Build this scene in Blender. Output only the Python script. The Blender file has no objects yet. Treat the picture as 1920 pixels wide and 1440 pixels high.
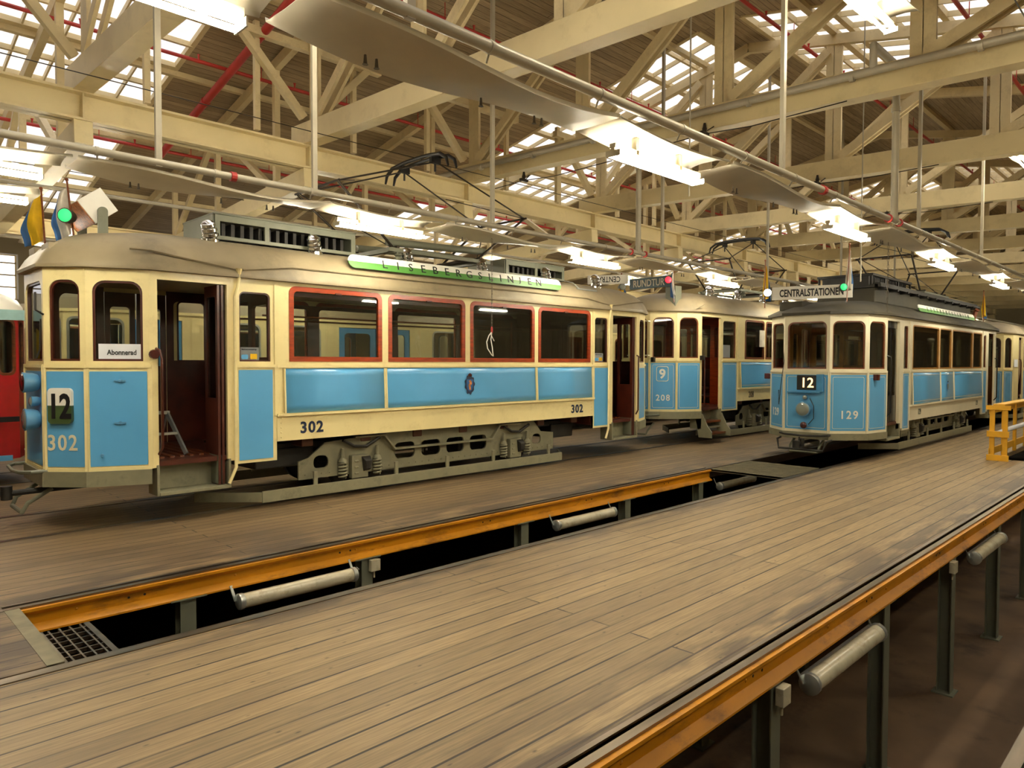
import bpy, bmesh, math, random
from mathutils import Vector, Matrix, noise
random.seed(7)
S = bpy.context.scene
COL = S.collection
PI = math.pi
# ------------------------------------------------------------------ camera
FPX = 1331.0
TH = math.radians(45.2); PT = math.atan(41/FPX)
cd = bpy.data.cameras.new('camera'); cam = bpy.data.objects.new('camera', cd); COL.objects.link(cam)
cd.sensor_fit = 'HORIZONTAL'; cd.sensor_width = 36.0; cd.lens = 36.0*FPX/1920.0
cd.clip_start = 0.05; cd.clip_end = 300
fw = Vector((math.cos(TH)*math.cos(PT), math.sin(TH)*math.cos(PT), -math.sin(PT)))
cam.rotation_euler = fw.to_track_quat('-Z', 'Y').to_euler()
cam.rotation_euler.rotate_axis('Z', math.radians(0.15))
cam.location = (0, 0, 1.97)
S.camera = cam
# ------------------------------------------------------------------ world (overcast sky) and exposure
W = bpy.data.worlds.new('sky'); S.world = W; W.use_nodes = True
bg = W.node_tree.nodes['Background']; bg.inputs['Color'].default_value = (1.0, 0.96, 0.93, 1); bg.inputs['Strength'].default_value = 2.2
S.view_settings.view_transform = 'Standard'; S.view_settings.look = 'None'
S.view_settings.gamma = 1.0; S.view_settings.use_curve_mapping = False
S.view_settings.exposure = 0.0
TUBE = 125.0              # strength of the fluorescent tubes
TUBE_COL = (1.0, 0.92, 0.72)
RIDGE_Y, RIDGE_Z, RS = 7.6, 9.1, 0.21
def roof_z(y): return RIDGE_Z - RS*abs(y-RIDGE_Y)
HX0, HX1, HY0, HY1 = -7.0, 62.0, -6.0, 25.0       # hall
for (a, b) in ((0.8, 5.2), (13.6, 18.6), (28.0, 32.8)):
    for (y0, y1) in ((RIDGE_Y+.5, 22.5), (-4.5, RIDGE_Y-.5)):
        ld = bpy.data.lights.new('skylight_portal', 'AREA'); ld.shape = 'RECTANGLE'
        ld.size = b-a; ld.size_y = (y1-y0)*1.022; ld.cycles.is_portal = True
        lo = bpy.data.objects.new('skylight_portal', ld); COL.objects.link(lo)
        ym = (y0+y1)/2; lo.location = ((a+b)/2, ym, roof_z(ym)+.12)
        lo.rotation_euler = (math.atan(RS)*(-1 if ym > RIDGE_Y else 1), 0, 0)

# ------------------------------------------------------------------ materials
def lin(c): return tuple(((v/255)/12.92 if v/255 <= .04045 else ((v/255+.055)/1.055)**2.4) for v in c)+(1,)
def nt(name):
    m = bpy.data.materials.new(name); m.use_nodes = True
    return m, m.node_tree, m.node_tree.nodes['Principled BSDF']
def mat(name, rgb, rough=.5, metal=0, var=.08, vscale=6, bump=0, coat=0, stretch=(1,1,1), dirt=None, dscale=3, damt=.5):
    m, t, p = nt(name)
    N, Lk = t.nodes, t.links
    geo = N.new('ShaderNodeNewGeometry'); mp = N.new('ShaderNodeMapping'); mp.inputs['Scale'].default_value = stretch
    Lk.new(geo.outputs['Position'], mp.inputs['Vector'])
    nz = N.new('ShaderNodeTexNoise'); nz.inputs['Scale'].default_value = vscale; nz.inputs['Detail'].default_value = 6
    Lk.new(mp.outputs['Vector'], nz.inputs['Vector'])
    c = lin(rgb)
    cr = N.new('ShaderNodeValToRGB')
    cr.color_ramp.elements[0].position = .3; cr.color_ramp.elements[1].position = .7
    cr.color_ramp.elements[0].color = tuple(v*(1-var*2) for v in c[:3])+(1,)
    cr.color_ramp.elements[1].color = tuple(min(1, v*(1+var)) for v in c[:3])+(1,)
    Lk.new(nz.outputs['Fac'], cr.inputs['Fac'])
    out = cr.outputs['Color']
    if dirt:
        n2 = N.new('ShaderNodeTexNoise'); n2.inputs['Scale'].default_value = dscale; n2.inputs['Detail'].default_value = 8; n2.inputs['Roughness'].default_value = .7
        Lk.new(mp.outputs['Vector'], n2.inputs['Vector'])
        r2 = N.new('ShaderNodeMapRange'); r2.inputs[1].default_value = .52; r2.inputs[2].default_value = .72; r2.inputs[4].default_value = damt
        Lk.new(n2.outputs['Fac'], r2.inputs[0])
        mx = N.new('ShaderNodeMix'); mx.data_type = 'RGBA'
        Lk.new(r2.outputs[0], mx.inputs[0]); Lk.new(out, mx.inputs[6]); mx.inputs[7].default_value = lin(dirt)
        out = mx.outputs[2]
    Lk.new(out, p.inputs['Base Color'])
    p.inputs['Roughness'].default_value = rough; p.inputs['Metallic'].default_value = metal
    if coat: p.inputs['Coat Weight'].default_value = coat; p.inputs['Coat Roughness'].default_value = .15
    if bump:
        b = N.new('ShaderNodeBump'); b.inputs['Strength'].default_value = bump; b.inputs['Distance'].default_value = .01
        Lk.new(nz.outputs['Fac'], b.inputs['Height']); Lk.new(b.outputs['Normal'], p.inputs['Normal'])
    return m
def emis(name, rgb, s):
    m, t, p = nt(name)
    p.inputs['Base Color'].default_value = tuple(rgb)+(1,); p.inputs['Emission Color'].default_value = tuple(rgb)+(1,)
    p.inputs['Emission Strength'].default_value = s
    return m
def glass(name, tint=(.93, .95, .93), gloss=.9):
    m = bpy.data.materials.new(name); m.use_nodes = True; t = m.node_tree; t.nodes.clear()
    N, Lk = t.nodes, t.links
    o = N.new('ShaderNodeOutputMaterial'); tr = N.new('ShaderNodeBsdfTransparent'); gl = N.new('ShaderNodeBsdfGlossy')
    gl.inputs['Roughness'].default_value = .02; tr.inputs['Color'].default_value = tint+(1,)
    fr = N.new('ShaderNodeFresnel'); fr.inputs['IOR'].default_value = 1.5
    ml = N.new('ShaderNodeMath'); ml.operation = 'MULTIPLY'; ml.inputs[1].default_value = gloss; ml.use_clamp = True
    mx = N.new('ShaderNodeMixShader')
    Lk.new(fr.outputs[0], ml.inputs[0]); Lk.new(ml.outputs[0], mx.inputs[0])
    Lk.new(tr.outputs[0], mx.inputs[1]); Lk.new(gl.outputs[0], mx.inputs[2]); Lk.new(mx.outputs[0], o.inputs[0])
    return m
def plank_mat(name, base, seam, wid, length, axis_swap=False, dark=(84,66,46), rough=.52, stain=.6, patch=True, msize=.05, edges=()):
    m, t, p = nt(name); N, Lk = t.nodes, t.links
    geo = N.new('ShaderNodeNewGeometry'); mp = N.new('ShaderNodeMapping')
    if axis_swap: mp.inputs['Rotation'].default_value = (0, 0, PI/2)
    Lk.new(geo.outputs['Position'], mp.inputs['Vector'])
    br = N.new('ShaderNodeTexBrick'); br.offset = .37; br.offset_frequency = 2; br.squash = 1
    br.inputs['Scale'].default_value = 1; br.inputs['Brick Width'].default_value = length; br.inputs['Row Height'].default_value = wid
    br.inputs['Mortar Size'].default_value = wid*msize; br.inputs['Mortar Smooth'].default_value = .35; br.inputs['Bias'].default_value = 0
    c = lin(base)
    br.inputs['Color1'].default_value = tuple(v*.80 for v in c[:3])+(1,); br.inputs['Color2'].default_value = tuple(v*1.16 for v in c[:3])+(1,)
    br.inputs['Mortar'].default_value = tuple(v*.9 for v in c[:3])+(1,)
    Lk.new(mp.outputs['Vector'], br.inputs['Vector'])
    mg = N.new('ShaderNodeMapping'); mg.inputs['Scale'].default_value = (1.2, 26, 26)
    Lk.new(mp.outputs['Vector'], mg.inputs['Vector'])
    g = N.new('ShaderNodeTexNoise'); g.inputs['Scale'].default_value = 2.2; g.inputs['Detail'].default_value = 7; g.inputs['Distortion'].default_value = .8
    Lk.new(mg.outputs['Vector'], g.inputs['Vector'])
    gr = N.new('ShaderNodeMapRange'); gr.inputs[1].default_value = .3; gr.inputs[2].default_value = .75; gr.inputs[3].default_value = 1.22; gr.inputs[4].default_value = .62
    Lk.new(g.outputs['Fac'], gr.inputs[0])
    m1 = N.new('ShaderNodeMix'); m1.data_type = 'RGBA'; m1.blend_type = 'MULTIPLY'; m1.inputs[0].default_value = 1
    Lk.new(br.outputs['Color'], m1.inputs[6]); Lk.new(gr.outputs[0], m1.inputs[7])
    sn = N.new('ShaderNodeTexNoise'); sn.inputs['Scale'].default_value = 1.1; sn.inputs['Detail'].default_value = 4     # seams open and close along their length
    mn = N.new('ShaderNodeMapping'); mn.inputs['Scale'].default_value = (.9, 5.5, 5.5); Lk.new(mp.outputs['Vector'], mn.inputs['Vector']); Lk.new(mn.outputs['Vector'], sn.inputs['Vector'])
    sr_ = N.new('ShaderNodeMapRange'); sr_.inputs[1].default_value = .38; sr_.inputs[2].default_value = .56; sr_.inputs[3].default_value = .38; sr_.inputs[4].default_value = 1; Lk.new(sn.outputs['Fac'], sr_.inputs[0])
    sm = N.new('ShaderNodeMath'); sm.operation = 'MULTIPLY'; Lk.new(br.outputs['Fac'], sm.inputs[0]); Lk.new(sr_.outputs[0], sm.inputs[1])
    m0 = N.new('ShaderNodeMix'); m0.data_type = 'RGBA'; Lk.new(sm.outputs[0], m0.inputs[0]); Lk.new(m1.outputs[2], m0.inputs[6]); m0.inputs[7].default_value = lin(seam)
    s = N.new('ShaderNodeTexNoise'); s.inputs['Scale'].default_value = .55; s.inputs['Detail'].default_value = 7; s.inputs['Roughness'].default_value = .62
    ms = N.new('ShaderNodeMapping'); ms.inputs['Scale'].default_value = (.55, 1.3, 1)
    Lk.new(mp.outputs['Vector'], ms.inputs['Vector']); Lk.new(ms.outputs['Vector'], s.inputs['Vector'])
    sr = N.new('ShaderNodeMapRange'); sr.inputs[1].default_value = .48; sr.inputs[2].default_value = .72; sr.inputs[4].default_value = stain
    Lk.new(s.outputs['Fac'], sr.inputs[0])
    m2 = N.new('ShaderNodeMix'); m2.data_type = 'RGBA'
    Lk.new(sr.outputs[0], m2.inputs[0]); Lk.new(m0.outputs[2], m2.inputs[6]); m2.inputs[7].default_value = lin(dark)
    out = m2.outputs[2]
    if patch:
        k = N.new('ShaderNodeTexVoronoi'); k.inputs['Scale'].default_value = 4.2
        mk = N.new('ShaderNodeMapping'); mk.inputs['Scale'].default_value = (1, 2.2, 1)
        Lk.new(mp.outputs['Vector'], mk.inputs['Vector']); Lk.new(mk.outputs['Vector'], k.inputs['Vector'])
        kr = N.new('ShaderNodeMapRange'); kr.inputs[1].default_value = .03; kr.inputs[2].default_value = .10; kr.inputs[3].default_value = .75; kr.inputs[4].default_value = 0
        Lk.new(k.outputs['Distance'], kr.inputs[0])
        m3 = N.new('ShaderNodeMix'); m3.data_type = 'RGBA'; Lk.new(kr.outputs[0], m3.inputs[0]); Lk.new(out, m3.inputs[6]); m3.inputs[7].default_value = lin((48, 36, 26))
        out = m3.outputs[2]
    if edges:
        sx_ = N.new('ShaderNodeSeparateXYZ'); Lk.new(geo.outputs['Position'], sx_.inputs[0])
        for (ya, yb) in edges:      # oily grime trodden in beside the rails, broken up by noise
            er = N.new('ShaderNodeMapRange'); er.inputs[1].default_value = ya; er.inputs[2].default_value = yb; er.inputs[3].default_value = 1; er.inputs[4].default_value = 0
            Lk.new(sx_.outputs['Y'], er.inputs[0])
            n3 = N.new('ShaderNodeTexNoise'); n3.inputs['Scale'].default_value = 1.6; n3.inputs['Detail'].default_value = 6
            m4 = N.new('ShaderNodeMapping'); m4.inputs['Scale'].default_value = (.8, 3, 1); Lk.new(geo.outputs['Position'], m4.inputs['Vector']); Lk.new(m4.outputs['Vector'], n3.inputs['Vector'])
            nr = N.new('ShaderNodeMapRange'); nr.inputs[1].default_value = .38; nr.inputs[2].default_value = .54; nr.inputs[4].default_value = .78; Lk.new(n3.outputs['Fac'], nr.inputs[0])
            mu = N.new('ShaderNodeMath'); mu.operation = 'MULTIPLY'; mu.use_clamp = True; Lk.new(er.outputs[0], mu.inputs[0]); Lk.new(nr.outputs[0], mu.inputs[1])
            m5 = N.new('ShaderNodeMix'); m5.data_type = 'RGBA'; Lk.new(mu.outputs[0], m5.inputs[0]); Lk.new(out, m5.inputs[6]); m5.inputs[7].default_value = lin((52, 38, 30)); out = m5.outputs[2]
    Lk.new(out, p.inputs['Base Color']); p.inputs['Roughness'].default_value = rough
    bp = N.new('ShaderNodeBump'); bp.inputs['Strength'].default_value = .3; bp.inputs['Distance'].default_value = .01
    iv = N.new('ShaderNodeMath'); iv.operation = 'SUBTRACT'; iv.inputs[0].default_value = 1; Lk.new(br.outputs['Fac'], iv.inputs[1])
    ad = N.new('ShaderNodeMath'); ad.operation = 'MULTIPLY_ADD'; Lk.new(g.outputs['Fac'], ad.inputs[0]); ad.inputs[1].default_value = .25; Lk.new(iv.outputs[0], ad.inputs[2])
    Lk.new(ad.outputs[0], bp.inputs['Height']); Lk.new(bp.outputs['Normal'], p.inputs['Normal'])
    return m
M = {}
M['cream'] = mat('cream_paint', (238, 220, 160), .38, var=.03, vscale=2, coat=.3, dirt=(150,120,70), dscale=5, damt=.18)
M['pale_cream'] = mat('pale_cream_paint', (232, 222, 190), .4, var=.03, vscale=2, coat=.3)
M['blue'] = mat('blue_paint', (92, 166, 216), .32, var=.03, vscale=1.5, coat=.4)
M['blue2'] = mat('blue_paint_aged', (92, 150, 190), .35, var=.08, vscale=2.5, coat=.4, dirt=(60,96,120), damt=.4, dscale=4)
M['deepblue'] = mat('door_blue_paint', (70, 140, 190), .35)
M['redwood'] = mat('varnished_red_wood', (154, 56, 14), .3, var=.2, vscale=5, stretch=(1,1,6), coat=.6)
M['brownwood'] = mat('brown_wood', (120, 62, 28), .35, var=.2, vscale=5, stretch=(1,1,6), coat=.4)
M['tan'] = mat('tan_wood', (172, 120, 52), .35, var=.15, vscale=5, coat=.4)
M['darkwood'] = mat('dark_wood', (76, 31, 18), .35, var=.2, vscale=4, coat=.3)
M['blackpaint'] = mat('black_paint', (24, 22, 20), .4)
M['ceilcream'] = mat('tram_ceiling', (205, 180, 120), .5)
M['roofgrey'] = mat('roof_canvas', (142, 128, 100), .55, var=.12, vscale=1.6, bump=.1, dirt=(86,74,56), dscale=1.2, damt=.5)
M['roofdark'] = mat('dark_roof_canvas', (62, 57, 42), .7, var=.2, vscale=2, bump=.2, dirt=(36,32,24), dscale=1.5, damt=.7)
M['greygreen'] = mat('grey_green_paint', (134, 130, 104), .5, var=.1, vscale=4, dirt=(60,56,42), dscale=4, damt=.55)
M['greypaint'] = mat('grey_paint', (112, 114, 96), .45, var=.08, vscale=3, dirt=(70,66,52), dscale=3, damt=.4)
M['truckdark'] = mat('dark_running_gear', (34, 31, 25), .6, var=.2, vscale=6)
M['steel'] = mat('worn_steel', (130, 118, 104), .35, 1, var=.2, vscale=3, stretch=(.3,3,1))
M['wire'] = mat('dark_wire', (58, 50, 40), .5, .6)
M['chrome'] = mat('chrome', (230, 230, 228), .12, 1, var=.02)
M['chain'] = mat('chain_metal', (120, 112, 100), .4, .8)
M['white'] = mat('white_paint', (236, 232, 220), .45, var=.02)
M['paper'] = mat('paper', (226, 228, 232), .7, var=.02)
M['green'] = mat('green_paint', (74, 128, 56), .4, var=.04)
M['olive'] = mat('dark_olive_paint', (66, 84, 48), .4, var=.04)
M['black'] = mat('black_lettering', (18, 18, 20), .5, var=0)
M['navy'] = mat('navy_paint', (22, 34, 62), .5, var=.05)
M['orange'] = mat('orange_lacquer', (196, 120, 56), .45, var=.3, vscale=30)
M['yellow'] = mat('yellow_paint', (204, 136, 14), .45, var=.12, vscale=2.5, dirt=(84,50,28), dscale=2.6, damt=.85, stretch=(.7,1.5,2.5))
M['gateyellow'] = mat('barrier_yellow', (226, 168, 36), .45, var=.06)
M['flagyellow'] = mat('flag_yellow', (224, 178, 20), .8, var=.1)
M['flagblue'] = mat('flag_blue', (50, 96, 150), .8, var=.1)
M['flagwhite'] = mat('flag_white', (205, 196, 178), .8, var=.1)
M['red'] = mat('red_paint', (190, 24, 34), .35, var=.06, coat=.3)
M['redpipe'] = mat('red_pipe_paint', (182, 46, 40), .45, var=.08)
M['aqua'] = mat('pale_aqua_paint', (150, 186, 184), .4)
M['beam'] = mat('cream_beam_paint', (222, 204, 156), .45, var=.05, vscale=1.2, dirt=(150,128,90), dscale=2, damt=.3)
M['timber'] = mat('white_timber_paint', (216, 198, 154), .6, var=.07, vscale=3, stretch=(1,1,1), dirt=(130,108,78), dscale=3, damt=.4)
M['pipegrey'] = mat('grey_pipe_paint', (176, 168, 148), .4, var=.04, metal=.2)
M['sheet'] = mat('white_sheet_metal', (206, 196, 172), .3, var=.05, vscale=3, metal=.25)
M['galv'] = mat('galvanised', (190, 194, 188), .3, .7, var=.08, vscale=10)
M['conc'] = mat('dirty_concrete', (108, 84, 60), .7, var=.2, vscale=1.2, bump=.3, dirt=(26,22,22), dscale=.8, damt=.9)
M['wall'] = mat('wall_paint', (168, 156, 126), .7, var=.06, vscale=.6)
M['darkdoor'] = mat('black_blue_lacquer', (26, 30, 36), .25, coat=.5)
M['teal'] = mat('dark_teal_paint', (40, 66, 76), .5)
M['plank'] = plank_mat('floor_planks', (142, 120, 86), (34, 24, 16), .178, 6.7, stain=.6, msize=.055, edges=((2.35, 2.85), (5.15, 4.8)))
M['plank2'] = plank_mat('worn_floor_planks', (126, 104, 74), (36, 26, 18), .16, 5.0, stain=.8, edges=((7.0, 7.8),), dark=(64,50,38), msize=.06)
M['board'] = plank_mat('roof_boards', (170, 150, 118), (92, 74, 54), .14, 5.2, stain=.25, dark=(96,82,64), patch=False, rough=.8, msize=.05)
M['grating'] = mat('grating', (128, 120, 96), .5, .5, var=.15)
M['glass'] = glass('window_glass')
M['skyglass'] = glass('skylight_glass', (.93, .93, .95), .5)
M['tube'] = emis('fluorescent_tube', TUBE_COL, TUBE)
M['lampwhite'] = emis('lit_white_lens', (1, .9, .75), 6)
M['lampgreen'] = emis('lit_green_lens', (.03, .55, .16), 1.3)
M['lampred'] = emis('lit_red_lens', (1, .02, .04), 2.2)
M['digits'] = emis('lit_orange_digits', (1, .62, .3), 2.2)
M['bulb'] = emis('interior_bulb', (1, .75, .4), 8)
M['tail'] = mat('red_lens', (70, 10, 10), .2, coat=.6)
M['lens'] = mat('clear_lens', (150, 158, 150), .08, .3, coat=1)
M['pitglass'] = mat('frosted_lamp_cover', (196, 188, 160), .25, var=.08, coat=.4, dirt=(120,96,60), dscale=9, damt=.5)
M['seat'] = mat('seat_leather', (92, 54, 34), .5, var=.1)

# ------------------------------------------------------------------ object helpers
def link(o): COL.objects.link(o); return o
def props(o, label=None, cat=None, group=None, kind=None):
    if label: o['label'] = label
    if cat: o['category'] = cat
    if group: o['group'] = group
    if kind: o['kind'] = kind
    return o
def empty(name, loc, rz=0, **k):
    o = bpy.data.objects.new(name, None); o.empty_display_size = .2; link(o); o.location = loc; o.rotation_euler = (0, 0, rz)
    return props(o, **k)
def copy_tree(o, parent=None):
    c = o.copy(); link(c)
    if parent: c.parent = parent
    for ch in list(o.children): copy_tree(ch, c)
    return c
def rr(u0, z0, u1, z1, rt, rb=0, n=5):
    """rounded rectangle loop, ccw, rt radius on top corners, rb on bottom ones"""
    P = []
    def arc(cx, cz, r, a0):
        if r <= 0: P.append((cx, cz)); return
        for i in range(n+1):
            a = math.radians(a0+90*i/n); P.append((cx+r*math.cos(a), cz+r*math.sin(a)))
    arc(u0+rb, z0+rb, rb, 180); arc(u1-rb, z0+rb, rb, 270); arc(u1-rt, z1-rt, rt, 0); arc(u0+rt, z1-rt, rt, 90)
    return P
class MB:
    def __init__(s): s.v = []; s.f = []; s.mi = []; s.cur = 0
    def add(s, vs, fs):
        b = len(s.v); s.v += [tuple(v) for v in vs]; s.f += [tuple(i+b for i in f) for f in fs]; s.mi += [s.cur]*len(fs); return s
    def box(s, x0, x1, y0, y1, z0, z1):
        return s.add([(x0,y0,z0),(x1,y0,z0),(x1,y1,z0),(x0,y1,z0),(x0,y0,z1),(x1,y0,z1),(x1,y1,z1),(x0,y1,z1)],
                     [(3,2,1,0),(4,5,6,7),(0,1,5,4),(1,2,6,5),(2,3,7,6),(3,0,4,7)])
    def obox(s, c, dims, Mx):
        c = Vector(c); vs = []
        for z in (-1, 1):
            for (x, y) in ((-1,-1),(1,-1),(1,1),(-1,1)):
                vs.append(c + Mx @ Vector((x*dims[0]/2, y*dims[1]/2, z*dims[2]/2)))
        return s.add(vs, [(3,2,1,0),(4,5,6,7),(0,1,5,4),(1,2,6,5),(2,3,7,6),(3,0,4,7)])
    def bar(s, p, q, w, h, up=(0,0,1)):
        p, q = Vector(p), Vector(q); d = (q-p); L = d.length; d.normalize(); up = Vector(up)
        if abs(d.dot(up)) > .999: up = Vector((1,0,0))
        side = d.cross(up).normalized(); u2 = side.cross(d).normalized()
        Mx = Matrix((d, side, u2)).transposed()
        return s.obox((p+q)/2, (L, w, h), Mx)
    def tube(s, pts, r, n=8, cap=True):
        pts = [Vector(p) for p in pts]; rings = []
        rs = r if isinstance(r, (list, tuple)) else [r]*len(pts)
        up = None
        for i, p in enumerate(pts):
            a = pts[max(0, i-1)]; b = pts[min(len(pts)-1, i+1)]; d = (b-a).normalized()
            if up is None:
                up = Vector((0,0,1)) if abs(d.z) < .9 else Vector((1,0,0))
            x = d.cross(up).normalized(); y = x.cross(d).normalized(); up = y
            rings.append([p + x*rs[i]*math.cos(2*PI*k/n) + y*rs[i]*math.sin(2*PI*k/n) for k in range(n)])
        vs = [v for R_ in rings for v in R_]; fs = []
        for i in range(len(pts)-1):
            for k in range(n):
                fs.append((i*n+k, i*n+(k+1)%n, (i+1)*n+(k+1)%n, (i+1)*n+k))
        if cap: fs.append(tuple(range(n))[::-1]); fs.append(tuple((len(pts)-1)*n+k for k in range(n)))
        return s.add(vs, fs)
    def lathe(s, c, axis, prof, n=16):
        """prof: list of (distance along axis, radius)"""
        c = Vector(c); axis = Vector(axis).normalized()
        return s.tube_profile(c, axis, prof, n)
    def tube_profile(s, c, d, prof, n):
        up = Vector((0,0,1)) if abs(d.z) < .9 else Vector((1,0,0))
        x = d.cross(up).normalized(); y = x.cross(d).normalized()
        vs = []; fs = []
        for (t, r) in prof:
            for k in range(n): vs.append(c + d*t + x*r*math.cos(2*PI*k/n) + y*r*math.sin(2*PI*k/n))
        m = len(prof)
        for i in range(m-1):
            for k in range(n): fs.append((i*n+k, i*n+(k+1)%n, (i+1)*n+(k+1)%n, (i+1)*n+k))
        fs.append(tuple(range(n))[::-1]); fs.append(tuple((m-1)*n+k for k in range(n)))
        return s.add(vs, fs)
    def plate(s, o, u, v, loop, holes=(), t=.03):
        """flat plate: loop/holes in (u,v); thickness t goes to -n where n = u x v ... outward face stays in plane"""
        o, u, v = Vector(o), Vector(u), Vector(v); n = u.cross(v).normalized()
        bm = bmesh.new(); edges = []
        for lp in [loop]+list(holes):
            vv = [bm.verts.new((a, b, 0)) for a, b in lp]
            for i in range(len(vv)): edges.append(bm.edges.new((vv[i], vv[(i+1) % len(vv)])))
        if holes:
            bmesh.ops.triangle_fill(bm, use_beauty=True, use_dissolve=False, edges=edges, normal=(0,0,1))
        else:
            bm.faces.new(list(bm.verts))
        for f in bm.faces:
            f.normal_update()
            if f.normal.z < 0: f.normal_flip()
        bm.verts.index_update()
        pv = [w.co.copy() for w in bm.verts]; fr = [[w.index for w in f.verts] for f in bm.faces]; nv = len(pv)
        vs = [o+u*w.x+v*w.y for w in pv] + [o+u*w.x+v*w.y-n*t for w in pv]
        fs = [tuple(f) for f in fr] + [tuple(i+nv for i in reversed(f)) for f in fr]
        k = 0
        for lp in [loop]+list(holes):
            L = len(lp)
            for i in range(L):
                a, b = k+i, k+(i+1) % L
                fs.append((a, a+nv, b+nv, b))
            k += L
        bm.free()
        return s.add(vs, fs)
    def grid(s, rows):
        nr, nc = len(rows), len(rows[0]); vs = [p for r in rows for p in r]
        return s.add(vs, [(i*nc+j, i*nc+j+1, (i+1)*nc+j+1, (i+1)*nc+j) for i in range(nr-1) for j in range(nc-1)])
    def build(s, name, m, parent=None, origin=None, bevel=0, smooth=False, loc=None, **k):
        me = bpy.data.meshes.new(name)
        if origin is not None: s.v = [(a-origin[0], b-origin[1], c-origin[2]) for a, b, c in s.v]
        me.from_pydata(s.v, [], s.f); me.validate(clean_customdata=False)
        ms = m if isinstance(m, (list, tuple)) else [m]
        for mm in ms: me.materials.append(M[mm] if isinstance(mm, str) else mm)
        if len(ms) > 1 and len(me.polygons) == len(s.mi): me.polygons.foreach_set('material_index', s.mi)
        bm = bmesh.new(); bm.from_mesh(me); bmesh.ops.recalc_face_normals(bm, faces=bm.faces); bm.to_mesh(me); bm.free()
        o = bpy.data.objects.new(name, me); link(o)
        if parent: o.parent = parent
        if origin is not None: o.location = origin
        if loc is not None: o.location = loc
        if bevel:
            b = o.modifiers.new('bevel', 'BEVEL'); b.width = bevel; b.segments = 2; b.limit_method = 'ANGLE'; b.angle_limit = .6
        if smooth:
            me.polygons.foreach_set('use_smooth', [True]*len(me.polygons))
            try:
                for e in me.edges: pass
                bm = bmesh.new(); bm.from_mesh(me)
                for e in bm.edges:
                    if len(e.link_faces) == 2 and e.calc_face_angle(0) > .7: e.smooth = False
                bm.to_mesh(me); bm.free()
            except Exception: pass
        return props(o, **k)
def text(name, body, size, m, parent, o, u, v, sx=1, space=1, depth=.004, align='CENTER', bold=0, **k):
    cu = bpy.data.curves.new('t', 'FONT'); cu.body = body; cu.size = 1; cu.extrude = 0; cu.align_x = align; cu.align_y = 'CENTER'
    cu.space_character = space; cu.offset = bold; cu.resolution_u = 3
    tmp = bpy.data.objects.new('t', cu); link(tmp)
    bpy.context.view_layer.update()
    dg = bpy.context.evaluated_depsgraph_get(); me0 = bpy.data.meshes.new_from_object(tmp.evaluated_get(dg))
    bpy.data.objects.remove(tmp); bpy.data.curves.remove(cu)
    zs = [w.co.y for w in me0.vertices]; hgt = max(zs)-min(zs); cy = (max(zs)+min(zs))/2; sc = size/hgt
    o, u, v = Vector(o), Vector(u).normalized(), Vector(v).normalized(); n = u.cross(v)
    nv = len(me0.vertices)
    vs = [o+u*w.co.x*sc*sx+v*(w.co.y-cy)*sc+n*depth for w in me0.vertices]
    b = MB(); b.add(vs+[p-n*(depth+.001) for p in vs], [tuple(f.vertices) for f in me0.polygons])
    fc = {}
    for f in me0.polygons:
        L = list(f.vertices)
        for i in range(len(L)):
            e = (L[i], L[(i+1) % len(L)]); fc[e] = fc.get(e, 0)+1
    b.add([], []); side = [(a, a+nv, c+nv, c) for (a, c) in fc if (c, a) not in fc]
    b.f += side; b.mi += [0]*len(side)
    bpy.data.meshes.remove(me0)
    return b.build(name, m, parent, **k)

# ================================================================== TRAMS
def seg_frame(p0, p1):
    p0, p1 = Vector((p0[0], p0[1], 0)), Vector((p1[0], p1[1], 0)); u = (p1-p0); L = u.length; u.normalize()
    return p0, u, Vector((0,0,1)), Vector((u.y, -u.x, 0)), L
def roof_mesh(loop, z0, prof, a, b, out=.06):
    """loop: plan outline ccw; prof: [(s, z)] ; a,b: x range of the centre line"""
    pts = []
    for i, p in enumerate(loop):
        q = loop[(i+1) % len(loop)]; n = max(1, int(round(math.dist(p, q)/.28)))
        for k in range(n): pts.append((p[0]+(q[0]-p[0])*k/n, p[1]+(q[1]-p[1])*k/n))
    N = len(pts); mb = MB(); vs = []
    def cpt(p): return (min(max(p[0], a), b), 0)
    for (s, z) in prof:
        for p in pts:
            c = cpt(p); vs.append((c[0]+(p[0]-c[0])*s, c[1]+(p[1]-c[1])*s, z))
    fs = []
    for r in range(len(prof)-1):
        for i in range(N): fs.append((r*N+i, r*N+(i+1) % N, (r+1)*N+(i+1) % N, (r+1)*N+i))
    fs.append(tuple(reversed(range(N))))
    mb.add(vs, fs)
    return mb
def offset_loop(loop, d):
    out = []; n = len(loop)
    for i in range(n):
        p0, p1, p2 = loop[i-1], loop[i], loop[(i+1) % n]
        a = Vector((p1[0]-p0[0], p1[1]-p0[1])).normalized(); b = Vector((p2[0]-p1[0], p2[1]-p1[1])).normalized()
        na, nb = Vector((a.y, -a.x)), Vector((b.y, -b.x)); m = (na+nb).normalized()
        out.append(tuple(Vector(p1)+m*d/max(.3, m.dot(na))))
    return out
def coil(mb, c, r, h, turns, w):
    mb.tube([(c[0]+r*math.cos(t*.5236), c[1]+r*math.sin(t*.5236), c[2]+h*t/(turns*12)) for t in range(turns*12+1)], w, 6)

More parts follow.
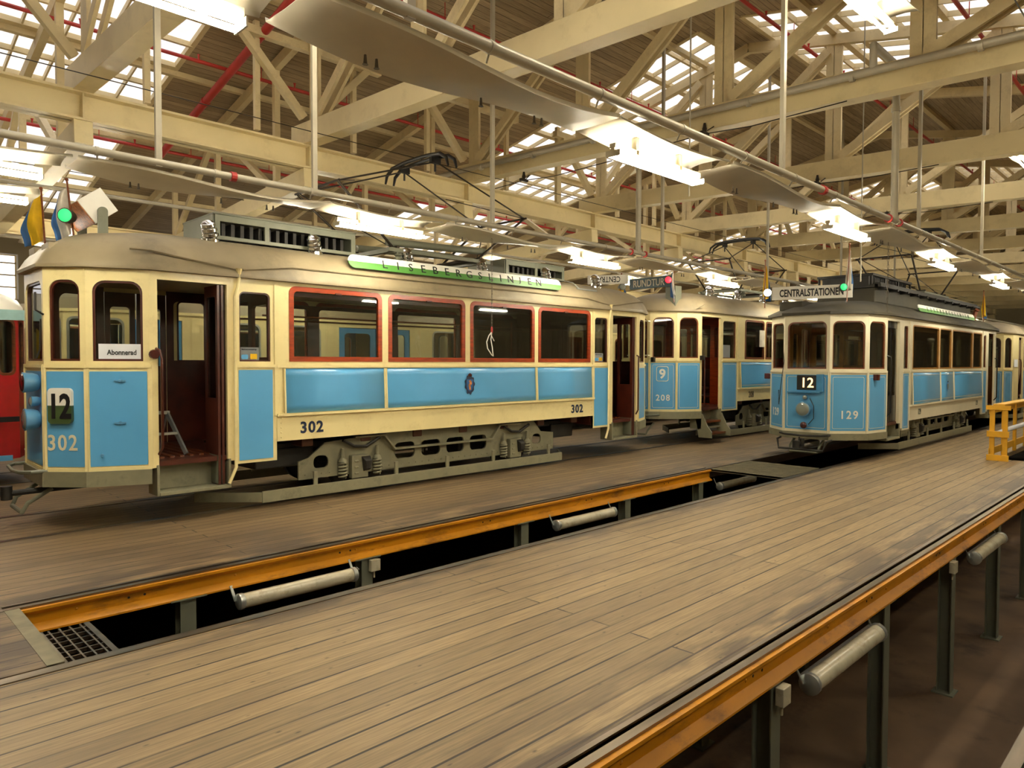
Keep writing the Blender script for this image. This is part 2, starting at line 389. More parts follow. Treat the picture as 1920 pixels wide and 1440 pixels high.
def window(parent, o, u, L0, z0, L1, z1, fr_w, m, rt, rb=0, t=.035, gl='glass', inset=.004, proud=0, name='window_frame'):
    """frame ring with its pane as sub-part; o,u the wall frame"""
    n = Vector((u.y, -u.x, 0)); v = Vector((0,0,1))
    mb = MB(); oo = Vector(o) + n*(proud-inset)
    mb.plate(oo, u, v, rr(L0, z0, L1, z1, rt, rb), [rr(L0+fr_w, z0+fr_w, L1-fr_w, z1-fr_w, max(0, rt-fr_w*.6), max(0, rb-fr_w*.6))], t)
    f = mb.build(name, m, parent)
    g = MB(); g.plate(oo-n*(t*.6), u, v, rr(L0+fr_w*.7, z0+fr_w*.7, L1-fr_w*.7, z1-fr_w*.7, max(0, rt-fr_w*.6), 0), (), .004)
    g.build('window_pane', gl, f)
    return f

def tram_body(T, sp):
    """T: root empty at rail level, x along the car, near side is -y"""
    L, hw = sp['L'], sp['hw']; fr = sp['front']; zb, zbelt, zt = sp['zbot'], sp['belt'], sp['eave']
    near = [(0, 0)]
    fl = [(x, -y) for x, y in fr]                     # front, near side, from centre outward
    rl = [(L-x, -y) for x, y in reversed(fr)]         # rear, near side
    loop = fl + rl + [(x, -y) for x, y in reversed(rl)] + [(x, -y) for x, y in reversed(fl)]
    T['loopn'] = len(loop)
    nf = len(fr)
    cream, blue = sp['cream'], sp['blue']
    fm = sp['frame_mat']
    shell = MB(); panels = []
    trim = MB()
    segs = [(loop[i], loop[(i+1) % len(loop)]) for i in range(len(loop))]
    sideI = nf-1; farI = len(loop)//2 + nf-1
    pl = []
    for i, (p0, p1) in enumerate(segs):
        if i in (sideI, farI): continue
        o, u, v, n, l = seg_frame(p0, p1)
        m = sp.get('wmarg', .07)
        wz0, wz1 = zbelt+.05, zt-.14
        hole = rr(m, wz0, l-m, wz1, sp['rt'])
        shell.plate(o, u, v, [(0, zb), (l, zb), (l, zt), (0, zt)], [hole], .045)
        pl.append((o, u, v, n, l, hole))
        plin = MB(); plin.plate(o-n*.05, u, v, [(.02, sp['floor']), (l-.02, sp['floor']), (l-.02, zt-.02), (.02, zt-.02)], [rr(m+.01, wz0+.01, l-m-.01, wz1-.01, sp['rt'])], .012); plin.build('interior_lining', sp['inner'], T)
        window(T, o-n*.012, u, m-.003, wz0-.003, l-m+.003, wz1+.003, .028, sp['front_frame'], sp['rt'], name='windscreen_frame')
        b = MB(); b.plate(o+n*.006, u, v, rr(.03, zb+.05, l-.03, zbelt-.07, .01, .01), (), .006)
        pb = b.build('front_panel', blue, T)
        if sp.get('liner'):
            c = MB(); c.plate(o+n*.0075, u, v, rr(.07, zb+.09, l-.07, zbelt-.11, .03, .03), [rr(.078, zb+.098, l-.078, zbelt-.118, .025, .025)], .003)
            c.build('lining_stripe', 'pale_cream', pb)
        trim.plate(o+n*.02, u, v, [(-.012, zbelt-.03), (l+.012, zbelt-.03), (l+.012, zbelt+.012), (-.012, zbelt+.012)], (), .03)
        trim.plate(o+n*.012, u, v, [(-.008, zb-.005), (l+.008, zb-.005), (l+.008, zb+.03), (-.008, zb+.03)], (), .02)
        trim.bar(o+v*(zb), o+v*(zbelt), .05, .022, up=tuple(n))
        trim.bar(o+u*l+v*(zb), o+u*l+v*(zbelt), .05, .022, up=tuple(n))
    # long sides -------------------------------------------------------
    d0, d1 = sp['door']; q0, q1 = sp['qpanel']; m0, m1 = sp['main']; x3 = fr[-1][0]
    sk0, sk1 = sp['skirt']
    for side in (-1, 1):
        dirx = 1 if side < 0 else -1
        def U(x): return (x-(x3 if side < 0 else (L-x3)))*dirx
        o = Vector((x3 if side < 0 else L-x3, side*hw, 0)); u = Vector((dirx, 0, 0)); v = Vector((0,0,1)); n = Vector((0, side, 0))
        def seg(a, b, z0, z1, holes=(), t=.045, mb=shell, off=0):
            ua, ub = sorted((U(a), U(b)))
            mb.plate(o+n*off, u, v, [(ua, z0), (ub, z0), (ub, z1), (ua, z1)], holes, t)
        def hole(a, b, z0, z1, rt, rb=0):
            ua, ub = sorted((U(a), U(b))); return rr(ua, z0, ub, z1, rt, rb)
        # header above the doors and door posts, both ends
        ends = ((0, d0, d1, q0, q1, x3, m0), (1, L-d0, L-d1, L-q0, L-q1, L-x3, m1))
        for (e, a, b, qa, qb, xc, mm) in ends:
            seg(xc, mm, zt-.1, zt)
            seg(xc, a, zb, zt-.1)
            seg(b, qa, zb, zt-.1, t=.06)
            # quarter panel with its narrow window
            w0, w1 = sorted((qa, qb))
            seg(qa, qb, zb-.05, zt-.1, [hole(w0+.05, w1-.06, zbelt+.05, zt-.17, .07)])
            seg(qb, mm, zb-.05 if sp.get('deep_q', True) else sk0, zt-.1)
            pb = MB(); ua, ub = sorted((U(w0+.035), U(w1-.035)))
            pb.plate(o+n*.006, u, v, rr(ua, zb-.01, ub, zbelt-.06, .006, .006), (), .006); P_ = pb.build('quarter_panel', blue, T)
            if sp.get('liner'):
                c = MB(); c.plate(o+n*.0075, u, v, rr(ua+.03, zb+.02, ub-.03, zbelt-.09, .03, .03), [rr(ua+.038, zb+.028, ub-.038, zbelt-.098, .025, .025)], .003); c.build('lining_stripe', 'pale_cream', P_)
            ua, ub = sorted((U(w0+.05), U(w1-.06)))
            window(T, o-n*.015, u, ua-.003, zbelt+.047, ub+.003, zt-.167, .022, sp['front_frame'], .07)
            seg(qa, qb, zbelt-.03, zbelt+.012, t=.03, mb=trim, off=.02)
        # main side wall
        wins = sp['wins']; holes = [hole(a, b, sp['wz'][0], sp['wz'][1], sp['wrt'], sp.get('wrb', 0)) for a, b in wins]
        seg(m0, m1, sk1+.02, zt, holes)
        seg(m0, m1, sk0, sk1, t=.05, off=.01)                        # skirt board
        seg(m0, m1, sk1-.01, sk1+.025, t=.07, off=.05, mb=trim)      # ledge
        seg(m0-.0, m1, zbelt-.035, zbelt+.01, t=.03, mb=trim, off=.02)
        for xx in (m0, m1): seg(xx-.03, xx+.03, sk1, zt-.05, t=.02, mb=trim, off=.014)
        for a, b in wins:
            ua, ub = sorted((U(a), U(b)))
            f = window(T, o, u, ua-.004, sp['wz'][0]-.004, ub+.004, sp['wz'][1]+.004, sp['fw'], fm, sp['wrt'], sp.get('wrb', 0), t=.04, proud=.012)
            if sp.get('catch'):
                c = MB(); uc = (ua+ub)/2
                c.plate(o+n*.03, u, v, rr(uc-.05, sp['wz'][1]-.075, uc+.05, sp['wz'][1]-.052, .008, .008), (), .02); c.build('window_catch', 'darkwood', f)
        # blue panels leaning in towards the sill
        for a, b in sp['panels']:
            ua, ub = sorted((U(a), U(b))); g = MB(); rows = []
            for k in range(7):
                t_ = k/6; z = sk1+.03+(zbelt-.045-sk1-.03)*t_; y = .008 + .022*math.cos(t_*PI/2)**2
                rows.append([o+n*y+u*ua+v*z, o+n*y+u*ub+v*z])
            g.grid(rows); P_ = g.build('side_panel', blue, T, smooth=True)
            s_ = P_.modifiers.new('solid', 'SOLIDIFY'); s_.thickness = .01
            for uu in (ua, ub):
                s2 = MB(); s2.tube([Vector(r[0])+u*(uu-ua)+n*.006 for r in rows], .014, 6)
                s2.build('panel_strip', cream, T, smooth=True)
            if sp.get('liner'):
                c = MB(); z0, z1 = sk1+.09, zbelt-.1
                for zz in (z0, z1):
                    kk = (zz-sk1-.03)/(zbelt-.045-sk1-.03); y = .013+.022*math.cos(kk*PI/2)**2+.004
                    c.bar(o+n*y+u*(ua+.05)+v*zz, o+n*y+u*(ub-.05)+v*zz, .006, .008)
                c.build('lining_stripe', 'pale_cream', P_)
        # rivets at the skirt ends
        rv = MB()
        for xx in (m0+.06, m1-.06):
            for k in range(5): rv.lathe(o+n*.01+u*U(xx)+v*(sk0+.05+.065*k), n, [(0, .012), (.006, .008), (.008, .002)], 8)
        rv.build('rivets', cream, T, smooth=True)
        # lower door post sleeves and rail
        for (a, b, dd) in ((d0, d1, 1), (L-d0, L-d1, -1)):
            hr = MB(); hr.tube([o+n*.0+u*U(a-.02*dd)+v*(2.12), o+n*.06+u*U(a-.0*dd)+v*2.10, o+n*.07+u*U(a+.02*dd)+v*2.0, o+n*.07+u*U(a+.02*dd)+v*.95, o+n*.0+u*U(a)+v*.86], .016, 8)
            hr.build('grab_rail', sp.get('rail_mat', 'darkwood'), T, smooth=True)
    shell.build('body_shell', cream, T)
    PLF = [(x3, d0), (d1, m0), (L-m0, L-d1), (L-d0, L-x3)]
    for side in (-1, 1):
        for (a, b) in ((x3, d0), (d1, m0), (m1, L-d1), (L-d0, L-x3)):
            if b-a < .05: continue
            y = side*(hw-.062); q = MB(); lo_, hi_ = a+.005, b-.005
            hs = [rr((max(a, min(q0, q1))-a)+.05, zbelt+.06, (b-a)-.1, zt-.18, .07)] if b-a > .4 else []
            oo, uu = (Vector((a, y, 0)), Vector((1,0,0))) if side < 0 else (Vector((b, y, 0)), Vector((-1,0,0)))
            if side > 0 and hs: hs = [rr(.1, zbelt+.06, (b-a)-.1, zt-.18, .07)]
            q.plate(oo, uu, (0,0,1), [(0, sp['floor']), (b-a, sp['floor']), (b-a, zt-.02), (0, zt-.02)], hs, .01); q.build('interior_lining', sp['inner'], T)
    trim.build('belt_moulding', cream, T)
    # fenders round the platforms
    ol = offset_loop(loop, .035)
    half = len(loop)//2
    ring = list(range(half+nf, len(loop))) + list(range(0, nf))
    for e in (0, 1):
        fe = MB(); idx = ring if e == 0 else [(k+half) % len(loop) for k in ring]
        for k in range(len(idx)-1):
            a, b = ol[idx[k]], ol[idx[k+1]]; o, u, v, n, l = seg_frame(a, b)
            fe.plate(o, u, v, [(-.004, sp['fen0']), (l+.004, sp['fen0']), (l+.004, zb-.005), (-.004, zb-.005)], (), .05)
        fe.build('fender', sp['under_mat'], T)
    # floor, underframe, lining, ceiling, bulkheads ---------------------
    fl_ = MB(); zf = sp['floor']
    poly = offset_loop(loop, -.05)
    fl_.box(m0, m1, -hw+.07, hw-.07, sk0+.06, sk0+.11); fl_.build('cabin_floor', sp.get('floor_mat', 'darkwood'), T)
    h2 = len(loop)//2
    pf = [p for p in poly if p[0] < m0-.2]; pr = [p for p in poly if p[0] > m1+.2]
    for pp, xa in ((pf, m0), (pr, m1)):
        near = [p for p in pp if p[1] < 0]; far = [p for p in pp if p[1] > 0]
        pts_ = sorted(near, key=lambda p: abs(p[0]-xa), reverse=True)+[(xa, -hw+.05), (xa, hw-.05)]+sorted(far, key=lambda p: abs(p[0]-xa))
        if xa == m1: pts_ = pts_[::-1]
        q = MB(); q.plate((0,0,zf), (1,0,0), (0,1,0), pts_, (), .06); q.build('platform_floor', sp.get('floor_mat', 'darkwood'), T)
    for xx0 in (d0-.25, L-d1-.1):
        rib = MB()
        for k in range(9): xq = xx0+.12*k; rib.box(xq, xq+.05, -hw+.30, hw-.4, zf, zf+.018)
        rib.build('floor_slats', 'brownwood', T)
    cl = MB(); cl.plate((0,0,zt-.01), (1,0,0), (0,1,0), poly, (), .03); cl.build('cabin_ceiling', sp.get('ceil_mat', 'ceilcream'), T)
    ln = MB()
    for side in (-1, 1):
        y = side*(hw-.052); dirx = 1 if side < 0 else -1; u = Vector((dirx, 0, 0))
        o = Vector((m0 if side < 0 else m1, y, 0))
        hs = [rr(*( (a-m0+.05, sp['wz'][0]+.05, b-m0-.05, sp['wz'][1]-.13, .06) if side < 0 else (m1-b+.05, sp['wz'][0]+.05, m1-a-.05, sp['wz'][1]-.13, .06))) for a, b in (wins if side < 0 else wins)]
        if side > 0 or True:
            ln.plate(o, u, (0,0,1), [(0, sk0+.06), (m1-m0, sk0+.06), (m1-m0, zt-.12), (0, zt-.12)], hs, .02)
    ln.build('interior_lining', sp['inner'], T)
    for xx in (m0-.03, m1-.03):
        bk = MB(); bk.plate((xx, hw-.06, 0), (0,-1,0), (0,0,1), [(0, zf), (2*hw-.12, zf), (2*hw-.12, zt-.04), (0, zt-.04)],
                 [rr(.12, zbelt+.08, hw-.45, zt-.3, .05), rr(hw-.36, zf+.02, hw+.26, zt-.22, .05), rr(hw+.38, zbelt+.08, 2*hw-.24, zt-.3, .05)], .05)
        bk.build('bulkhead', sp['inner'], T)
    # platform inner far doors
    for e in (0, 1):
        a, b = (d0, d1) if e == 0 else (L-d1, L-d0)
        for k in range(2):
            w = (b-a)/2; x0 = a+k*w; dd = MB()
            dd.plate((x0+w-.01, hw-.03, 0), (-1,0,0), (0,0,1), [(0, zf), (w-.02, zf), (w-.02, zt-.1), (0, zt-.1)], [rr(.07, zbelt-.02, w-.09, zt-.3, .05)], .035)
            D = dd.build('platform_door', sp.get('door_mat', sp['inner']), T)
            g = MB(); g.plate((x0+w-.01, hw-.045, 0), (-1,0,0), (0,0,1), rr(.06, zbelt-.03, w-.08, zt-.29, .05), (), .004); g.build('window_pane', 'glass', D)
    # seats
    for k in range(sp.get('seats', 6)):
        xs = m0+.35+k*(m1-m0-.9)/max(1, sp.get('seats', 6)-1)
        for side in (-1, 1):
            st = MB(); y0, y1 = sorted((side*(hw-.1), side*(hw-.95)))
            st.box(xs, xs+.42, y0, y1, zf+.36, zf+.44); st.box(xs-.03, xs+.03, y0, y1, zf+.4, zf+.92); st.box(xs+.12, xs+.3, y0+.1, y1-.1, zf, zf+.36)
            st.build('bench_seat', 'seat', T, bevel=.015)
    hrail = MB()
    for side in (-1, 1):
        hrail.tube([(m0+.1, side*.5, zt-.42), (m1-.1, side*.5, zt-.42)], .014, 6)
        hrail.tube([(m0+.1, side*(hw-.1), zbelt+.1), (m1-.1, side*(hw-.1), zbelt+.1)], .01, 6)
    hrail.build('ceiling_handrail', 'brownwood', T)
    # controller stand on each platform
    for e in (0, 1):
        ct = MB(); xx = .55 if e == 0 else L-.55
        ct.box(xx-.12, xx+.12, .02, .3, zf, zf+.92); ct.lathe((xx, .16, zf+.92), (0,0,1), [(0, .1), (.04, .1), (.06, .03), (.12, .02)], 12)
        ct.tube([(xx-.12, .16, zf+1.03), (xx+.12, .16, zf+1.03)], .012, 6)
        ct.build('controller', 'blackpaint', T, smooth=True)
    return loop

def boarding(T, sp, leaf=True):
    """steps, risers and folded door leaves, near side both ends"""
    L, hw, zf = sp['L'], sp['hw'], sp['floor']; d0, d1 = sp['door']; zt = sp['eave']
    for e in (0, 1):
        a, b = (d0, d1) if e == 0 else (L-d1, L-d0)
        st = MB(); st.box(a-.0, b, -hw-.03, -hw+.28, .36, .40); st.box(a, b, -hw+.25, -hw+.29, .40, zf-.06)
        st.box(a-.03, a, -hw-.02, -hw+.29, .36, zf-.04); st.box(b, b+.03, -hw-.02, -hw+.29, .36, zf-.04)
        st.box(a, b, -hw+.2, -hw+.31, zf-.06, zf-.02)
        st.build('door_step', 'greygreen', T, bevel=.004)
        if leaf:
            for k, (off, ang) in enumerate(((0, .0), (.05, 0))):
                x = b-.035-off if e == 0 else b-.04-off; m = MB()
                m.plate((x, -hw+.02, 0), (0,1,0), (0,0,1), [(0, .41), (.40, .41), (.40, zt-.11), (0, zt-.11)], [rr(.06, 1.5, .34, zt-.25, .04)], .03)
                D = m.build('folding_door_leaf', sp.get('leaf_mat', 'darkwood'), T)
                kp = MB(); kp.plate((x-.033, -hw+.42, 0), (0,-1,0), (0,0,1), [(.01, .42), (.39, .42), (.39, .78), (.01, .78)], (), .003); kp.build('kick_plate', 'greypaint', D)
                g = MB(); g.plate((x-.012, -hw+.02, 0), (0,1,0), (0,0,1), rr(.05, 1.49, .35, zt-.24, .04), (), .004); g.build('window_pane', 'glass', D)

def truck(T, sp, x0, x1, w0, w1, box=True):
    """four wheel truck with plate side frames"""
    y = sp['hw']-.22
    for side in (-1, 1):
        yy = side*y; mb = MB(); u = Vector((1,0,0)) if side < 0 else Vector((-1,0,0))
        def X(x): return x-x0 if side < 0 else x1-x
        out = [(x0, .30), (x1, .30), (x1, .62), (x1-.35, .66), (w1+.55, .86), (w1-.6, .88), (w0+.6, .88), (w0-.55, .80), (x0+.15, .60), (x0, .56)]
        lp = [(X(a), z) for a, z in out]
        if side > 0: lp = lp[::-1]
        hs = []
        span = w1-w0-1.2; nH = 4
        for k in range(nH):
            a = w0+.62+k*(span/nH)+.05; b = a+span/nH-.14
            A, B = sorted((X(a), X(b))); hs.append(rr(A, .45, B, .70, .07, .07, 3))
        for w, s_ in ((w0, -1), (w1, 1)):
            a = w+s_*.62; A, B = sorted((X(a-.12), X(a+.12))); hs.append(rr(A, .44, B, .62, .08, .06, 3))
        o = (x0 if side < 0 else x1, yy, 0)
        mb.plate(o, u, (0,0,1), lp, hs, .03)
        fr = mb.build('truck_frame', sp['under_mat'], T)
        r = MB(); k = 0
        xx = x0+.1
        while xx < x1-.05:
            if min(abs(xx-w0), abs(xx-w1)) > .38: r.lathe((xx, yy, .36), (0, side, 0), [(0, .011), (.008, .008), (.01, .002)], 6)
            xx += .13
        r.build('rivets', sp['under_mat'], fr)
        eq = MB(); yo = yy+side*.07
        eq.bar((w0+.42, yo, .84), (w0+.62, yo, .62), .03, .07, up=(0,1,0)); eq.bar((w0+.6, yo, .62), (w1-.6, yo, .62), .03, .09, up=(0,1,0)); eq.bar((w1-.62, yo, .62), (w1-.42, yo, .84), .03, .07, up=(0,1,0))
        eq.bar((w0-.1, yo, .85), (w0+.45, yo, .85), .03, .06, up=(0,1,0)); eq.bar((w1-.45, yo, .85), (w1+.1, yo, .85), .03, .06, up=(0,1,0))
        eq.build('equalizer_bar', sp['under_mat'], T, bevel=.006)
        bd = MB()
        z0b, z1b = .08, .235
        bd.box(x0-.6, x1+.1, yo+side*.06-.012, yo+side*.06+.012, z0b, z1b)
        bd.bar((x0-.6, yo+side*.06, .157), (x0-1.25, yo-side*.55, .157), .024, .13)
        bd.bar((x1+.1, yo+side*.06, .157), (x1+.5, yo-side*.4, .157), .024, .13)
        for xx in (x0+.2, w0+.62, (w0+w1)/2, w1-.6, x1-.25): bd.box(xx-.03, xx+.03, yo+side*.02, yo+side*.055, .2, .42)
        bd.build('lifeguard_board', sp['under_mat'], T, bevel=.004)
        for w in (w0, w1):
            ab = MB(); ab.box(w-.17, w+.17, yy+side*.0-.05, yy+side*.09+.05*0, .22, .56) if False else ab.box(w-.16, w+.12, min(yy, yy+side*.09), max(yy, yy+side*.09), .24, .58)
            for k in range(3): ab.box(w-.12, w-.05, min(yy+side*.09, yy+side*.105), max(yy+side*.09, yy+side*.105), .30+.09*k, .33+.09*k)
            A_ = ab.build('axle_box', sp['under_mat'], T, bevel=.015)
            cv = MB(); ya = yy+side*.09
            cv.add([(w+.0, ya, .56), (w+.16, ya, .56), (w+.15, ya, .34), (w+.03, ya, .33), (w+.02, ya+side*.09, .50), (w+.14, ya+side*.09, .50), (w+.13, ya+side*.07, .37), (w+.04, ya+side*.07, .37)],
                   [(0,1,5,4),(1,2,6,5),(2,3,7,6),(3,0,4,7),(4,5,6,7),(0,3,2,1)]); cv.build('axle_box_lid', 'truckdark', A_, bevel=.01)
            for s_ in (-.3, .3):
                sg = MB(); coil(sg, (w+s_, yy+side*.06, .26), .055, .24, 5, .014); sg.lathe((w+s_, yy+side*.06, .5), (0,0,1), [(0, .065), (.03, .06), (.06, .03), (.2, .022)], 10)
                sg.build('coil_spring', sp['under_mat'], T, smooth=True)
            st = MB(); st.tube([(w-.3, yo, .82), (w-.12, yo, .72), (w+.1, yo, .70), (w+.34, yo, .82)], .025, 6); st.build('leaf_spring', 'truckdark', T)
    for w in (w0, w1):
        for side in (-1, 1):
            wh = MB(); wh.lathe((w, side*.66, .42), (0, side, 0), [(-.03, .38), (0, .41), (.02, .405), (.11, .40), (.12, .33), (.07, .30), (.06, .1), (.12, .09), (.12, .02)], 28); wh.build('wheel', 'truckdark', T, smooth=True)
        ax = MB(); ax.tube([(w, -.85, .40), (w, .85, .40)], .06, 10); ax.build('axle', 'truckdark', T)
    for xm in (w0+.35, w1-.95): mo = MB(); mo.box(xm, xm+.6, -.45, .45, .3, .66); mo.build('traction_motor', 'truckdark', T, bevel=.03)
    uf = MB(); uf.box(sp['main'][0]-.3, sp['main'][1]+.3, -.6, .6, .80, zf_(sp)); uf.box(.4, sp['L']-.4, -.35, .35, .62, zf_(sp)-.02); uf.build('underframe', 'truckdark', T)
    for xa, xb in ((sp['main'][0]-.1, sp['main'][0]+.8), (sp['main'][1]-.75, sp['main'][1]-.1)):
        eqp = MB(); eqp.box(xa, xb, -hwm(sp), hwm(sp), .47, .74); eqp.build('equipment_box', 'truckdark', T, bevel=.02)
def zf_(sp): return sp['floor']-.06
def hwm(sp): return sp['hw']-.45

def pantograph(T, xc, zb, zk, zt, kn, half=.62, m='wire', head=.8, tilt=0):
    """diamond pantograph with a curved shoe; kn: half spread of the knees"""
    P_ = MB(); b = .9
    for y in (-half, half): P_.box(xc-1.1, xc+1.1, y-.03, y+.03, zb-.02, zb+.04)
    for x in (-1.0, 1.0): P_.box(xc+x-.04, xc+x+.04, -half, half, zb-.02, zb+.05)
    for x in (-.9, .9):
        for y in (-half, half): P_.lathe((xc+x, y, zb-.14), (0,0,1), [(0, .06), (.03, .07), (.05, .04), (.07, .07), (.09, .04), (.12, .05)], 10)
    root = P_.build('pantograph_base', 'greypaint', T)
    for s_ in (-1, 1):
        lo = MB()
        for y in (-1, 1):
            lo.tube([(xc+s_*b, y*half*.8, zb+.05), (xc+s_*kn, y*half, zk)], .022, 8)
        lo.tube([(xc+s_*b, -half, zb+.06), (xc+s_*b, half, zb+.06)], .03, 8)
        lo.tube([(xc+s_*kn, -half-.05, zk), (xc+s_*kn, half+.05, zk)], .02, 8)
        lo.tube([(xc+s_*b, -half*.8, zb+.05), (xc+s_*(b+kn)/2, 0, (zb+zk)/2), (xc+s_*kn, half*.9, zk)], .01, 6)
        lo.build('lower_arm', m, T, smooth=True)
    for s_ in (-1, 1):
        up = MB()
        for y in (-1, 1):
            up.tube([(xc+s_*kn, y*half, zk), (xc+s_*.06, y*half*.75, zt-.08)], .014, 8)
        up.tube([(xc+s_*kn, -half, zk), (xc+s_*.5*kn, half*.8, (zk+zt)/2)], .008, 6)
        up.build('upper_arm', m, T, smooth=True)
    sh = MB()
    for s_ in (-.09, .09):
        pts = [(xc+s_, head*1.12, zt-.22), (xc+s_, head*1.06, zt-.08), (xc+s_, head*.85, zt+.02), (xc+s_, head*.4, zt+.055), (xc+s_, 0, zt+.06), (xc+s_, -head*.4, zt+.055), (xc+s_, -head*.85, zt+.02), (xc+s_, -head*1.06, zt-.08), (xc+s_, -head*1.12, zt-.22)]
        sh.tube(pts, [.018, .03, .035, .035, .035, .035, .035, .03, .018], 8)
    for y in (-head*.55, head*.55): sh.box(xc-.1, xc+.1, y-.03, y+.03, zt-.09, zt+.04); sh.tube([(xc, y, zt-.08), (xc, y, zt-.22)], .018, 6)
    sh.build('collector_shoe', 'blackpaint', T, smooth=True)

def vent(T, x, y, z):
    v = MB(); v.lathe((x, y, z-.1), (0,0,1), [(0, .12), (.06, .12), (.07, .09), (.12, .085)], 16)
    for k, (r, zz) in enumerate(((.105, .10), (.1, .16), (.09, .22))):
        v.lathe((x-.01*k, y-.02+.0*k, z-.1+zz), (-.25-.1*k, -.35, 1), [(0, r*.8), (.015, r), (.05, r*.96), (.06, r*.7)], 16)
    v.lathe((x-.02, y-.0, z+.14), (-.5, -.3, 1), [(0, .09), (.04, .085), (.07, .05), (.08, .01)], 16)
    v.build('roof_ventilator', 'chrome', T, smooth=True)

def flag(parent, x, y, z, h, cols, lean=(0, 0), side=1, furl=.16, name='flag', pole='brownwood'):
    pm = MB(); pm.tube([(x, y, z), (x+lean[0], y+lean[1], z+h)], .012, 6); pm.lathe((x+lean[0], y+lean[1], z+h), (lean[0]/h, lean[1]/h, 1), [(0, .012), (.01, .022), (.03, .018), (.04, .004)], 8)
    P_ = pm.build('flag_pole', pole, parent, smooth=True)
    fb = MB(); rows = []; nr, nc = 14, 13
    for i in range(nr):
        t = i/(nr-1); row = []
        zt = z+h-.04 - t*h*.72
        for j in range(nc):
            s_ = j/(nc-1); w = furl*(.35+.65*math.sin(min(1, t*1.25)*PI*.62))*(1.15-.3*t)
            xx = x+lean[0]*(1-t*.7) + side*s_*w + .012*math.sin(7*s_+4*t)
            yy = y+lean[1]*(1-t*.7) + .05*math.sin(s_*9+t*2.5)*(.3+t)
            row.append((xx, yy, zt - s_*.16*(1+.3*math.sin(t*5))))
        rows.append(row)
    fb.grid(rows); k = 0
    fb.mi = []
    for i in range(nr-1):
        for j in range(nc-1): fb.mi.append(0 if abs((j+.3*i/2) % nc - nc*.55) > 2.2 else 1) if cols[2] == 'nordic' else fb.mi.append(0 if j < nc*.55 else 1)
    f = fb.build('flag_cloth', [cols[0], cols[1]], P_, smooth=True)
    s_ = f.modifiers.new('solid', 'SOLIDIFY'); s_.thickness = .004
    return P_

def round_lamp(parent, c, d, r, l, lens, body='roofdark', name='marker_lamp'):
    d = Vector(d).normalized(); m = MB(); m.lathe(Vector(c)-d*l, d, [(0, r*.45), (l*.15, r*.8), (l*.45, r*.95), (l*.9, r), (l, r*1.04), (l+.006, r*.98)], 20)
    b = m.build(name, body, parent, smooth=True); g = MB(); g.lathe(Vector(c)+d*.004, d, [(0, r*.93), (.012, r*.8), (.02, r*.45), (.023, .005)], 20); g.build('lamp_lens', lens, b, smooth=True)
    return b
def resistor_box(T, x0, x1, hw_, z0, z1):
    m = MB()
    for y in (-hw_, hw_):
        m.box(x0, x1, y-.02, y+.02, z1-.09, z1); m.box(x0, x1, y-.02, y+.02, z0, z0+.05)
        n = max(2, int((x1-x0)/.85)+1)
        for k in range(n+1): xx = x0+(x1-x0-.07)*k/n; m.box(xx, xx+.07, y-.021, y+.021, z0, z1)
    for x in (x0, x1): m.box(x-.02, x+.02, -hw_, hw_, z0, z1)
    m.box(x0-.02, x1+.02, -hw_-.03, hw_+.03, z1, z1+.02)
    R_ = m.build('resistor_box', 'greypaint', T, bevel=.004)
    g = MB()
    k = x0+.12
    while k < x1-.1: g.box(k, k+.05, -hw_+.06, hw_-.06, z0+.03, z1-.1); k += .13
    g.build('resistor_grids', 'truckdark', R_)
def hoop_bumper(T, x, y, z, m='greypaint'):
    b = MB(); b.tube([(x+.15, -.5, z), (x-.12, -.48, z), (x-.2, -.35, z-.01), (x-.22, 0, z-.02), (x-.2, .35, z-.01), (x-.12, .48, z), (x+.15, .5, z)], .022, 8); b.build('bumper_bar', m, T, smooth=True)
def coupler(T, x, z, L=.75, m='truckdark', tilt=0):
    c = MB(); c.tube([(x+.6, 0, z), (x-.2, 0, z-.01)], .035, 8); c.lathe((x-.2, 0, z-.08), (0,0,1), [(0, .06), (.16, .06)], 10); c.bar((x-.2, 0, z), (x-L, tilt, z-.03), .05, .05)
    c.tube([(x-.3, tilt*.3, z-.02), (x-.3, tilt*.3, z+.12)], .016, 6); c.lathe((x-L, tilt, z-.09), (0,0,1), [(0, .07), (.14, .07)], 10); c.build('coupler', m, T, smooth=True)
    h = MB(); h.tube([(x+.2, -.3, z+.05), (x-.05, -.3, z-.1), (x-.1, -.28, z-.2), (x-.1, .28, z-.2), (x-.05, .3, z-.1), (x+.2, .3, z+.05)], .025, 8); h.build('coupler_guard', 'greypaint', T, smooth=True)

